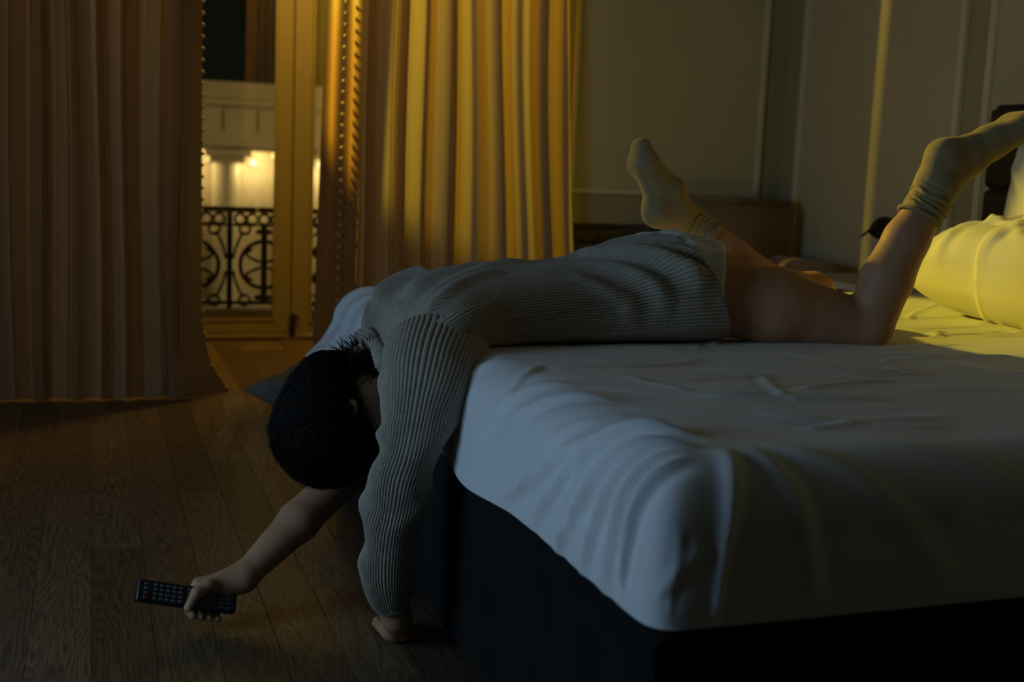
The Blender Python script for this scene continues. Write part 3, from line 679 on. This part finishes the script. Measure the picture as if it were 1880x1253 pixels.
#PERSON
# ------------------------------------------------------------------ signed-distance modelling for the figure
class Field:
    def __init__(self, lo, hi, vox):
        self.lo = np.array(lo, np.float32); self.v = vox
        self.n = np.ceil((np.array(hi) - self.lo) / vox).astype(int) + 1
        self.d = np.full(self.n, 1.0, np.float32)
    def sl(self, lo, hi):
        a = np.clip(((np.array(lo) - self.lo) / self.v).astype(int), 0, self.n); b = np.clip(((np.array(hi) - self.lo) / self.v).astype(int) + 2, 0, self.n)
        ax = [self.lo[i] + self.v * np.arange(a[i], b[i], dtype=np.float32) for i in range(3)]
        return (slice(a[0], b[0]), slice(a[1], b[1]), slice(a[2], b[2])), ax[0][:, None, None], ax[1][None, :, None], ax[2][None, None, :]
    def _mix(self, s, e, k):
        d = self.d[s]
        if k > 0:
            h = np.clip(.5 + .5 * (d - e) / k, 0, 1); self.d[s] = d + (e - d) * h - k * h * (1 - h)
        else: self.d[s] = np.minimum(d, e)
    def cone(self, a, b, r1, r2, k=.02):
        a = np.asarray(a, float); b = np.asarray(b, float); m = max(r1, r2) + k + .02
        s, x, y, z = self.sl(np.minimum(a, b) - m, np.maximum(a, b) + m)
        d = b - a; L = float(d @ d) + 1e-12
        h = np.clip(((x - a[0]) * d[0] + (y - a[1]) * d[1] + (z - a[2]) * d[2]) / L, 0, 1)
        e = np.sqrt((x - a[0] - d[0] * h) ** 2 + (y - a[1] - d[1] * h) ** 2 + (z - a[2] - d[2] * h) ** 2) - (r1 + (r2 - r1) * h)
        self._mix(s, e, k); return self
    def chain(self, pts, rad, k=.02):
        for i in range(len(pts) - 1): self.cone(pts[i], pts[i + 1], rad[i], rad[i + 1], k)
        return self
    def ell(self, c, r, R=None, k=.02, cut=False):
        c = np.asarray(c, float); r = np.asarray(r, float); m = r.max() + k + .02
        s, x, y, z = self.sl(c - m, c + m)
        x = x - c[0]; y = y - c[1]; z = z - c[2]
        if R is not None:
            R = np.asarray(R)      # rows: local axes
            x, y, z = (R[0][0] * x + R[0][1] * y + R[0][2] * z, R[1][0] * x + R[1][1] * y + R[1][2] * z, R[2][0] * x + R[2][1] * y + R[2][2] * z)
        k0 = np.sqrt((x / r[0]) ** 2 + (y / r[1]) ** 2 + (z / r[2]) ** 2); k1 = np.sqrt((x / r[0] ** 2) ** 2 + (y / r[1] ** 2) ** 2 + (z / r[2] ** 2) ** 2) + 1e-9
        e = k0 * (k0 - 1) / k1
        if cut:
            d = self.d[s]; h = np.clip(.5 - .5 * (d + e) / k, 0, 1); self.d[s] = d + (-e - d) * h + k * h * (1 - h)
        else: self._mix(s, e, k)
        return self
    def grids(self):
        return [self.lo[i] + self.v * np.arange(self.n[i], dtype=np.float32).reshape([-1 if j == i else 1 for j in range(3)]) for i in range(3)]
    def plane(self, p, n):         # keep the side n points away from
        x, y, z = self.grids(); n = np.asarray(n, float); n = n / np.linalg.norm(n)
        self.d = np.maximum(self.d, (x - p[0]) * n[0] + (y - p[1]) * n[1] + (z - p[2]) * n[2]).astype(np.float32); return self
    def mesh(self):
        d = self.d; inside = d < 0
        nx, ny, nz = d.shape
        cnt = np.zeros((nx - 1, ny - 1, nz - 1), np.int8)
        for i in (0, 1):
            for j in (0, 1):
                for k in (0, 1): cnt += inside[i:nx - 1 + i, j:ny - 1 + j, k:nz - 1 + k]
        act = np.argwhere((cnt > 0) & (cnt < 8))
        idx = np.full(cnt.shape, -1, np.int32); idx[tuple(act.T)] = np.arange(len(act))
        acc = np.zeros((len(act), 3)); c = np.zeros(len(act))
        corners = [(i, j, k) for i in (0, 1) for j in (0, 1) for k in (0, 1)]
        val = {q: d[act[:, 0] + q[0], act[:, 1] + q[1], act[:, 2] + q[2]] for q in corners}
        for q in corners:
            for a in range(3):
                if q[a] == 0:
                    q2 = list(q); q2[a] = 1; q2 = tuple(q2); v0, v1 = val[q], val[q2]
                    m_ = (v0 < 0) != (v1 < 0); t = np.where(m_, v0 / np.where(m_, v0 - v1, 1), 0)
                    p = np.tile(np.array(q, float), (len(act), 1)); p[:, a] = t
                    acc += p * m_[:, None]; c += m_
        V = self.lo + self.v * (act + acc / c[:, None])
        Fs = []
        for a in range(3):
            b, e = (a + 1) % 3, (a + 2) % 3
            s0 = [slice(None)] * 3; s1 = [slice(None)] * 3; s0[a] = slice(0, -1); s1[a] = slice(1, None)
            ch = inside[tuple(s0)] != inside[tuple(s1)]
            g = np.argwhere(ch); g = g[(g[:, b] > 0) & (g[:, e] > 0) & (g[:, b] < d.shape[b] - 1) & (g[:, e] < d.shape[e] - 1)]
            flip = inside[tuple(g.T)]
            def cell(db, de):
                h = g.copy(); h[:, b] += db; h[:, e] += de; return idx[tuple(h.T)]
            q = np.stack([cell(-1, -1), cell(0, -1), cell(0, 0), cell(-1, 0)], 1)
            q = np.where(flip[:, None], q, q[:, ::-1]); Fs.append(q)
        F = np.concatenate(Fs); me = bpy.data.meshes.new('mesh')
        me.vertices.add(len(V)); me.vertices.foreach_set('co', V.astype(np.float32).ravel())
        me.loops.add(F.size); me.loops.foreach_set('vertex_index', F.astype(np.int32).ravel())
        me.polygons.add(len(F)); me.polygons.foreach_set('loop_start', np.arange(0, F.size, 4, dtype=np.int32))
        me.update(calc_edges=True); me.validate()
        return me
def unit(v): v = np.asarray(v, float); return v / np.linalg.norm(v)

person = thing('person', 'person in grey ribbed sweater and olive socks sprawled face down on the bed', 'person', (1.0, 2.42, .57))
# joints
HIP_L, KNEE_L = np.array([1.21, 2.335, .662]), at(1592, 600, 2.21)
HIP_R, KNEE_R = np.array([1.23, 2.49, .662]), np.array([1.68, 2.53, .632])
calfL = [at(1597, 592, 2.20), at(1628, 512, 2.20), at(1664, 440, 2.20), at(1700, 382, 2.20), at(1718, 345, 2.20)]
calfR = [KNEE_R + np.array([0, .005, .012]), at(1435, 540, 2.62), at(1350, 475, 2.69), at(1290, 425, 2.74), at(1255, 402, 2.75)]
footL = dict(ankle=at(1722, 335, 2.20), heel=at(1734, 290, 2.20), inst=at(1782, 290, 2.195), mid=at(1818, 262, 2.19), ball=at(1870, 234, 2.18), toe=at(1940, 205, 2.17))
footR = dict(ankle=at(1240, 392, 2.75), heel=at(1209, 388, 2.75), inst=at(1232, 352, 2.75), mid=at(1203, 330, 2.76), ball=at(1182, 302, 2.77), toe=at(1176, 270, 2.78))
def foot(f, q, g=0.0, side=np.array([0, 1.0, 0])):
    s = side * .017
    f.cone(q['heel'], q['ankle'], .036 + g, .040 + g, .02)
    f.cone(q['heel'], q['mid'], .034 + g, .027 + g, .02)
    f.cone(q['ankle'], q['inst'], .038 + g, .031 + g, .02); f.cone(q['inst'], q['mid'], .031 + g, .026 + g, .02)
    for t in (-1, 1): f.cone(q['mid'] + s * t * .6, q['ball'] + s * t * 1.2, .028 + g, .0265 + g, .02)
    f.cone(q['ball'] - s * 1.2, q['toe'] - s * .9, .025 + g, .017 + g, .02); f.cone(q['ball'] + s * 1.1, q['toe'] + s * .8, .023 + g, .015 + g, .02)
HC = at(630, 768, 2.34)                                  # skull centre
crown = unit([-.30, -.05, -.95]); facev = unit(np.array([.95, -.06, -.28]) - crown * (np.array([.95, -.06, -.28]) @ crown)); side = np.cross(crown, facev)
HR = np.stack([facev, side, crown])                       # rows: face, her side, crown
hp = lambda f, s, c: HC + facev * f + side * s + crown * c
Lsgn = 1 if side[1] < 0 else -1                           # sign of her left side (towards the camera)
# arms
SH_L, SH_R = np.array([.65, 2.21, .585]), np.array([.64, 2.64, .59])
armL = [SH_L, at(752, 800, 2.10), at(728, 905, 2.09), at(714, 1010, 2.09), at(720, 1100, 2.09), at(728, 1132, 2.10)]
armR = [SH_R, at(660, 815, 2.52), at(640, 868, 2.47), at(548, 958, 2.39), at(447, 1060, 2.325)]
f = Field((.10, 2.02, -.004), (1.98, 2.92, 1.10), .0042)
for yy in (2.36, 2.47):
    f.chain([(1.20, yy, .655), (1.02, yy, .625), (.76, yy, .620), (.67, yy, .595)], [.07, .048, .05, .045], .05)
f.ell((1.23, 2.37, .694), (.10, .075, .078), k=.04); f.ell((1.23, 2.48, .694), (.10, .075, .078), k=.04)
f.chain([HIP_L, HIP_L * .5 + KNEE_L * .5 + np.array([0, 0, .008]), KNEE_L], [.086, .078, .054], .03)
f.chain(calfL, [.053, .056, .049, .041, .038], .012)
f.chain([HIP_R, HIP_R * .5 + KNEE_R * .5 + np.array([0, 0, .008]), KNEE_R], [.086, .076, .054], .03)
f.chain(calfR, [.052, .053, .044, .037, .036], .012)
foot(f, footL); foot(f, footR)
f.chain([(.66, 2.41, .60), at(694, 668, 2.37), hp(-.005, 0, -.06)], [.055, .050, .052], .03)
# head
f.ell(hp(-.012, 0, .028), (.096, .074, .088), HR, .02)
f.ell(hp(.030, 0, -.035), (.066, .058, .082), HR, .03)
f.ell(hp(.062, 0, -.098), (.030, .030, .024), HR, .03)       # chin
f.cone(hp(.088, 0, -.005), hp(.112, 0, -.040), .009, .013, .012)      # nose
for t in (-1, 1): f.ell(hp(.104, t * .011, -.042), (.010, .008, .008), HR, .008)
f.ell(hp(.094, 0, -.068), (.012, .024, .006), HR, .008); f.ell(hp(.092, 0, -.078), (.012, .021, .007), HR, .008)
for t in (-1, 1):
    f.ell(hp(.095, t * .032, .004), (.018, .019, .013), HR, .010, cut=True)
    f.ell(hp(.080, t * .032, .003), (.014, .016, .012), HR, .004)
    f.ell(hp(.088, t * .032, .022), (.012, .026, .006), HR, .010)
    f.ell(hp(-.008, t * .074, -.022), (.017, .008, .028), HR, .006); f.ell(hp(-.006, t * .081, -.020), (.009, .006, .016), HR, .005, cut=True)
# arms
f.chain(armL[:3], [.05, .045, .040], .03); f.chain(armL[2:], [.042, .040, .031, .029], .015)
f.chain(armR[:3], [.05, .045, .042], .03); f.chain(armR[2:], [.042, .041, .027], .015)
# left hand resting on the floor, knuckles down, fingers pointing away
wL = armL[-1]; hl = np.array([wL[0] + .012, wL[1] + .048, .024])
f.cone(wL, hl, .027, .021, .012)
for i in range(4):
    b_ = hl + np.array([-.024 + .017 * i, .020, .002]); ln_ = [.036, .042, .039, .030][i]
    f.cone(hl + np.array([-.016 + .011 * i, 0, .0]), b_, .015, .0105, .010)
    f.chain([b_, b_ + np.array([0, ln_, -.002]), b_ + np.array([.002, ln_ + .012, -.010]), b_ + np.array([.003, ln_ - .010, -.0125])], [.0100, .0092, .0088, .0082], .004)
f.chain([hl + np.array([.014, -.018, 0]), hl + np.array([.030, .002, -.008]), hl + np.array([.033, .026, -.0125])], [.012, .010, .0085], .006)
# right hand closed round the remote
RA, RB = at(250, 1084, 2.275), at(432, 1109, 2.30)            # remote ends
ra = unit(RB - RA); tocam = unit(np.array([0, 0, CH]) - RA); rn = unit(tocam - ra * (tocam @ ra) + np.array([0, 0, .30])); rn = unit(rn - ra * (rn @ ra)); rw = np.cross(rn, ra)
if rw[2] < 0: rw = -rw                                        # rw: upwards / away across the face
RLEN = float(np.linalg.norm(RB - RA))
rp = lambda l, w_, n_: RA + ra * l * RLEN + rw * w_ + rn * n_
wR = armR[-1]
pal = rp(.86, .028, -.010)
f.cone(wR, pal, .027, .023, .015); f.cone(wR, rp(.68, .030, -.014), .026, .017, .015); f.cone(pal, rp(.64, .026, -.020), .020, .014, .012)
for i in range(4):
    l = .62 + .085 * i
    kn = rp(l, .033, -.014); m1 = rp(l - .02, .010, -.031); m2 = rp(l - .03, -.020, -.027); tip = rp(l - .03, -.033, -.006)
    f.cone(pal, kn, .015, .0105, .010); f.chain([kn, m1, m2, tip], [.0105, .0098, .0090, .0080], .004)
th = [rp(.80, .034, .004), rp(.68, .024, .016), rp(.565, .006, .019), rp(.505, -.024, .015)]
f.cone(wR, th[0], .020, .016, .012); f.chain(th, [.0150, .0122, .0108, .0088], .006)
body = obj('body', f.mesh(), 'skin', person, True)
nl = obj('fingernail', grid_mesh(np.array([[rp(.503 + .012 * math.cos(a) * r, -.0235 + .0065 * math.sin(a) * r, .0232 + .001 * (1 - r)) for a in np.linspace(0, 2 * PI, 12, endpoint=False)] for r in (0.01, .6, 1)]), close_v=True), 'nail', body, True)
for t in (-1, 1):
    bm = bmesh.new(); bmesh.ops.create_uvsphere(bm, u_segments=16, v_segments=10, radius=.0118); e_ = obj('eye', bm_mesh(bm), 'eye', body, True)
    e_.location = Vector(hp(.0805, t * .032, .003)) - person.location; e_.matrix_parent_inverse = Matrix.Identity(4)
bm = bmesh.new(); bmesh.ops.create_uvsphere(bm, u_segments=16, v_segments=8, radius=1)
lp = obj('lips', bm_mesh(bm), 'lip', body, True); lp.matrix_parent_inverse = Matrix.Identity(4)
ML = Matrix.Identity(4)
for i in range(3):
    ML[i][0], ML[i][1], ML[i][2], ML[i][3] = facev[i] * .011, side[i] * .022, crown[i] * .009, hp(.0965, 0, -.073)[i] - (1.0, 2.42, .57)[i]
lp.matrix_basis = ML

# socks
def sock(q, calf, cuff_t, r_cuff, seed):
    ax_ = unit(calf[-3] - calf[-1]); lo = np.min([v for v in q.values()] + calf[-3:], axis=0) - .08; hi = np.max([v for v in q.values()] + calf[-3:], axis=0) + .08
    g = Field(lo, hi, .0026); foot(g, q, .0045)
    g.chain(calf[-3:], [r_cuff, r_cuff - .004, .045], .015)
    x, y, z = g.grids(); A0 = calf[-1]
    s = (x - A0[0]) * ax_[0] + (y - A0[1]) * ax_[1] + (z - A0[2]) * ax_[2]
    rr = np.random.default_rng(seed); wob = .006 * np.sin(y * 60 + seed) + .004 * np.sin(x * 75 + z * 50 + seed * 2)
    wgt = np.clip((s - .0) / .02, 0, 1) * np.clip((cuff_t + .03 - s) / .02, 0, 1)
    g.d -= (wgt * (.0020 * np.sin((s + wob) * 560) + .0016 * np.sin((s + 1.6 * wob) * 300 + 1))).astype(np.float32)
    cp = A0 + ax_ * cuff_t
    g.plane(cp, ax_ + np.array([.0, .0, .0]))
    o = obj('sock', g.mesh(), 'sock', person, True)
    u = unit(np.cross(ax_, [0.3, 1, .2])); v = np.cross(ax_, u)
    rc_ = r_cuff + .0005
    ring = np.array([[cp + (rc_ + .0035 * math.cos(b)) * (math.cos(a) * u + math.sin(a) * v) + ax_ * .0045 * math.sin(b) for b in np.linspace(0, 2 * PI, 8, endpoint=False)] for a in np.linspace(0, 2 * PI, 48, endpoint=False)])
    c = .5 * (calf[-3] + calf[-1])
    obj('cuff', grid_mesh(ring, close_u=True, close_v=True), 'sock', o, True)
sock(footL, calfL, .075, .0475, 1)
sock(footR, calfR, .085, .0425, 2)

# shorts
g = Field((1.02, 2.14, .55), (1.42, 2.70, .86), .004)
def shorts_fill(g, r):
    g.chain([HIP_L, HIP_L * .5 + KNEE_L * .5 + np.array([0, 0, .008])], [.086 + r, .084 + r], .03); g.chain([HIP_R, HIP_R * .5 + KNEE_R * .5 + np.array([0, 0, .008])], [.086 + r, .082 + r], .03)
    for yy in (2.37, 2.48): g.ell((1.235, yy, .699), (.115 + r, .075 + r, .080 + r), k=.04); g.cone((1.20, yy, .655), (1.04, yy, .63), .07 + r, .05 + r, .04)
shorts_fill(g, .010)
x, y, z = g.grids()
g.d -= (.0035 * np.sin(x * 75 + y * 25 + 4 * np.sin(z * 30)) * np.clip((x - 1.1) / .1, 0, 1) + .002 * np.sin(y * 110 + x * 30)).astype(np.float32)
HEMP = at(1330, 470, 2.34)
_hx = at(1331, 505, 2.245)[0]; _hy = at(1331, 440, 2.43)[0]
g.plane((_hy, 2.43, .7), (1, -(_hy - _hx) / .185, 0)); g.plane((1.06, 2.4, .7), (-1, 0, 0))
obj('shorts', g.mesh(), 'shorts', person, True)

# sweater: lofted, ribs are real relief running along the body
NB = 136; SUB = 8; NA = NB * SUB
_d = np.linspace(0, 2 * PI, 8001); _q = np.stack([.2 * np.sign(np.cos(_d)) * np.abs(np.cos(_d)) ** .74, .11 * np.sign(np.sin(_d)) * np.abs(np.sin(_d)) ** np.where(np.sin(_d) > 0, .80, .45)], 1)
_l = np.r_[0, np.cumsum(np.hypot(*np.diff(_q, axis=0).T))]; ribu = np.linspace(0, 1, NA, endpoint=False)
th = np.interp(ribu, _l / _l[-1], _d)
keys = [(at(1208, 431, 2.42), (1.290, 2.42, .560), .212), (at(1168, 438, 2.42), (1.22, 2.42, .560), .215), (at(1130, 452, 2.42), (1.12, 2.42, .558), .205), (at(1060, 476, 2.42), (1.01, 2.42, .558), .195),
        (at(960, 488, 2.42), (.87, 2.42, .558), .205), (at(860, 502, 2.42), (.75, 2.42, .556), .235), (at(780, 524, 2.42), (.675, 2.42, .556), .285), (at(722, 556, 2.42), (.62, 2.42, .51), .280), (at(694, 592, 2.41), (.585, 2.41, .505), .200), (at(676, 622, 2.38), (.56, 2.38, .49), .088)]
K = np.array([np.r_[k[0], k[1], k[2]] for k in keys])
nt = 150; tt = np.linspace(0, 1, nt)
KI = smooth_interp(K, tt); Tt, Bt, Wt = KI[:, :3], KI[:, 3:6], KI[:, 6]
cen = (Tt + Bt) / 2; upv = (Tt - Bt) / 2
cs, sn = np.cos(th), np.sin(th)
ex = .74
cx_ = np.sign(cs) * np.abs(cs) ** ex; sx_ = np.sign(sn) * np.abs(sn) ** np.where(sn > 0, .80, .45)
P = cen[:, None, :] + upv[:, None, :] * sx_[None, :, None]; P[..., 1] += -Wt[:, None] * cx_[None, :]
# folds in (x, height) and in arc coordinates
xs = P[..., 0]; zs_ = P[..., 2]; ang = np.broadcast_to(th[None, :], xs.shape)
an = (ang + PI / 2) % (2 * PI) - PI / 2            # -90..270 deg; 0 = towards the camera, 90 = top
Dp = .0035 * wavy(xs * 1.0, an * .18, 31, 10, 14, 34)
for (p, q, wd, am, cv) in [((1.00, 1.75), (1.20, .10), .020, .022, .02), ((1.06, 1.6), (1.26, .25), .018, .015, .02), ((.98, 1.35), (1.12, -.05), .018, .011, .015), ((1.10, 1.75), (1.29, .7), .018, .010, .01),
                           ((.92, .9), (1.06, -.2), .02, .008, .01), ((1.16, .55), (1.30, -.1), .02, .010, .01), ((.60, 1.10), (.90, 1.70), .018, .016, .03), ((.585, .80), (.80, 1.35), .015, .013, .03),
                           ((.575, .6), (.72, .35), .014, .008, .01), ((.60, 1.45), (.85, 1.95), .018, .015, .02), ((.575, 1.85), (.72, 2.25), .02, .022, .02)]:
    Dp = Dp + seg_ridge(xs, an * .16, (p[0], p[1] * .16), (q[0], q[1] * .16), wd, am, cv * .5)
gu = np.gradient(P, axis=0); gv = np.roll(P, -1, 1) - np.roll(P, 1, 1); N = np.cross(gv, gu); N /= np.linalg.norm(N, axis=-1, keepdims=True) + 1e-9
out = P - cen[:, None, :]; N *= np.sign((N * out).sum(-1, keepdims=True))
rib = .0026 * (np.abs(np.sin(ribu * PI * NB)) ** .8 * 2 - 1)
fade = np.clip(Wt / .2, .45, 1)
P = P + N * (np.where(np.sin(an) > -.35, np.maximum(Dp, -.010), 0) + rib[None, :] * fade[:, None])[..., None]
hem_in = P[:1] + (cen[:1, None] - P[:1]) * .05; P = np.concatenate([hem_in, P], 0)
sweater = obj('sweater', grid_mesh(P, close_v=True), 'knit', person, True)
def sleeve(rows, nrib, name, folds):
    C0 = np.array([np.r_[at(r[0], r[1], r[2]), r[3] / 966.0, r[4]] for r in rows]); nt = 110
    Q = smooth_interp(C0, np.linspace(0, 1, nt)); c = Q[:, :3]; T_ = np.gradient(c, axis=0); T_ /= np.linalg.norm(T_, axis=1)[:, None]
    n = nrib * 7; a = np.linspace(0, 2 * PI, n, endpoint=False); PP = []
    for i in range(nt):
        s = cam_right - T_[i] * (cam_right @ T_[i]); s /= np.linalg.norm(s); v = np.cross(T_[i], s)
        ca, sa = np.cos(a), np.sin(a)
        r_ = 1 + 0 * a
        off = folds(i / (nt - 1), a)
        ribs = .0018 * (np.abs(np.sin(a * nrib / 2)) ** .8 * 2 - 1)
        PP.append(c[i] + s * ((Q[i, 3] + off + ribs) * np.sign(ca) * np.abs(ca) ** .9)[:, None] + v * ((Q[i, 4] + off + ribs) * np.sign(sa) * np.abs(sa) ** .9)[:, None])
    PP = np.array(PP)
    end = PP[-1:] * .9 + c[-1] * .1
    PP = np.concatenate([PP, end], 0)
    return obj(name, grid_mesh(PP, close_v=True), 'knit', sweater, True)
def foldL(t, a):
    o = .004 * np.sin(t * 23 + 1.5 * np.sin(a)) * np.clip((t - .15) / .2, 0, 1)
    for (tc, ac, w_, am, sl_) in [(.47, 3.2, .022, .012, .03), (.53, 3.6, .022, -.008, .03), (.66, 2.9, .03, .012, -.04), (.73, 3.3, .022, -.008, -.04), (.40, .2, .03, .009, .06), (.58, 0, .03, .009, .07), (.80, 3.1, .03, .007, .02), (.33, 3.3, .02, .006, .02)]:
        da = np.angle(np.exp(1j * (a - ac))); o = o + am * np.exp(-((t - tc - sl_ * da) / w_) ** 2) * np.exp(-(da / 1.1) ** 2)
    return o
sleeve([(806, 632, 2.26, 70, .06), (804, 648, 2.235, 92, .085), (800, 668, 2.195, 100, .092), (786, 706, 2.14, 86, .088), (772, 750, 2.11, 70, .076), (757, 810, 2.09, 58, .066), (737, 870, 2.09, 53, .060), (727, 925, 2.09, 51, .057), (715, 985, 2.09, 49, .055), (711, 1045, 2.09, 44, .050), (716, 1095, 2.09, 35, .042), (721, 1114, 2.09, 31, .038)], 62, 'sleeve', foldL)
def foldR(t, a): return .004 * np.sin(t * 30 + 2 * np.sin(a))
sleeve([(745, 590, 2.66, 70, .075), (720, 640, 2.66, 62, .07), (700, 700, 2.62, 54, .058), (685, 760, 2.57, 50, .052), (668, 805, 2.53, 48, .05)], 52, 'sleeve', foldR)
# rolled neckband
ca = np.linspace(0, 2 * PI, 60, endpoint=False)
cpts = np.array([cen[-1] + upv[-1] * 1.10 * math.sin(a) + np.array([-.004, -(Wt[-1] + .012) * math.cos(a), .004]) for a in ca])
col = []
for i in range(60):
    t_ = unit(cpts[(i + 1) % 60] - cpts[i - 1]); o_ = unit(cpts[i] - cen[-1]); n_ = np.cross(t_, o_)
    rb = .0135 + .0015 * math.sin(i * 3.0)
    col.append([cpts[i] + rb * (math.cos(b) * o_ + 1.5 * math.sin(b) * n_) for b in np.linspace(0, 2 * PI, 14, endpoint=False)])
obj('neckband', grid_mesh(np.array(col), close_u=True, close_v=True), 'knit', sweater, True)

# hair: a close cap and many strands
g = Field(HC - .17, HC + .17, .004)
g.ell(hp(-.022, 0, .034), (.108, .090, .106), HR, .02); g.ell(hp(-.050, 0, -.035), (.068, .078, .085), HR, .03)
g.ell(at(672, 676, 2.36), (.036, .060, .042), HR, .03)
g.ell(hp(.120, 0, -.030), (.075, .085, .085), HR, .012, cut=True)
for t in (-1, 1): g.ell(hp(.004, t * .10, -.030), (.012, .036, .017), HR, .010, cut=True)
hm = g.mesh()
hair = obj('hair', hm, 'hair', person, True)
GR = np.stack(np.gradient(g.d, g.v), -1)
def smp(q):
    i = np.clip(((q - g.lo) / g.v + .5).astype(int), 0, g.n - 1); n_ = GR[tuple(i)]; l_ = np.linalg.norm(n_) + 1e-6
    return float(g.d[tuple(i)]), n_ / l_
r = np.random.default_rng(3); VV, FF = [], []
def strand(p, d0, L, lift, w0, curl, nseg=8, stick=True):
    pts = [p]; d_ = unit(d0); q = np.array(p, float)
    for k in range(nseg):
        d_ = unit(d_ + curl * (k / nseg)); q0 = q; q = q + d_ * L / nseg
        if stick:
            dv, n_ = smp(q); tgt = lift * (.2 + (k + 1) / nseg)
            q = q - n_ * (dv - tgt); d_ = unit(q - q0) if np.linalg.norm(q - q0) > 1e-6 else d_
        pts.append(q.copy())
    pts = np.array(pts); rad = w0 * np.linspace(1, .12, len(pts)) ** .8
    tp = tube_pts(pts, rad, 3); b0 = len(VV)
    VV.extend(tp.reshape(-1, 3).tolist())
    for i in range(len(pts) - 1):
        for j in range(3): FF.append((b0 + i * 3 + j, b0 + (i + 1) * 3 + j, b0 + (i + 1) * 3 + (j + 1) % 3, b0 + i * 3 + (j + 1) % 3))
co = np.zeros(len(hm.vertices) * 3, np.float32); hm.vertices.foreach_get('co', co); co = co.reshape(-1, 3).astype(float)
loc = (co - HC) @ HR.T
okv = np.where((loc[:, 0] < .070))[0]
for vi in r.choice(okv, 5200):
    p = co[vi]; dv, nrm = smp(p); lc = loc[vi]
    fl = crown * .8 - facev * (.55 if lc[2] < .03 else -.25) + np.array([0, 0, -.45]) + np.array([-.5, 0, 0]) * (lc[2] < 0) + r.normal(size=3) * .20
    fl = fl - nrm * (fl @ nrm)
    strand(p, unit(fl), r.uniform(.05, .12), r.uniform(.0005, .0085) * (1.6 if r.random() < .12 else 1), r.uniform(.0008, .0019), r.normal(size=3) * .12)
tuft = [vi for vi in okv if co[vi][2] > at(660, 672, 2.36)[2] - .012 and co[vi][0] > at(628, 690, 2.36)[0]]
for vi in r.choice(tuft, 170):                                  # tuft flicked up at the nape
    p = co[vi]; dirv = unit(np.array([-.15, -.1, 1.0]) + r.normal(size=3) * .20)
    strand(p, dirv, r.uniform(.020, .052), 0, r.uniform(.0012, .0028), np.array([-.30, 0, .05]) + r.normal(size=3) * .12, 7, False)
for vi in r.choice(okv, 60):                                     # loose fly-away hairs
    p = co[vi]; dv, nrm = smp(p)
    strand(p, crown * .6 + nrm * .35 + r.normal(size=3) * .5, r.uniform(.04, .09), 0, .0005, r.normal(size=3) * .25, 7, False)
me = bpy.data.meshes.new('strands'); me.from_pydata(VV, [], FF); obj('strands', me, 'hair', hair, True)

# ------------------------------------------------------------------ remote control
rem = thing('remote_control', 'black remote control held above the floor in the dangling hand', 'remote control', tuple(RA * .5 + RB * .5))
MR = Matrix.Identity(4)
for i in range(3): MR[i][0], MR[i][1], MR[i][2], MR[i][3] = ra[i], rw[i], rn[i], RA[i]
def rem_obj(name, mesh, m, par):
    mesh.transform(MR); return obj(name, mesh, m, par)
HW = .0215
casing = rem_obj('casing', box(0, RLEN, -HW, HW, -.0085, .0085, .004, 3), 'remote', rem)
kx = [.016, .034, .046, .058, .070, .082, .100, .112, .124, .136, .148, .165, .178]
for ci, wpos in enumerate((.013, .0045, -.0045, -.013)):
    for ki, l in enumerate(kx):
        if l > RLEN - .012: continue
        mname = 'key'
        if ci == 3 and ki == 0: mname = 'keyred'
        if ci == 3 and ki == 8: mname = 'keyred'
        if ci == 1 and ki == 8: mname = 'keywhite'
        rem_obj('button', box(l - .0038, l + .0038, wpos - .0026, wpos + .0026, .008, .0098, .0008, 1), mname, casing)
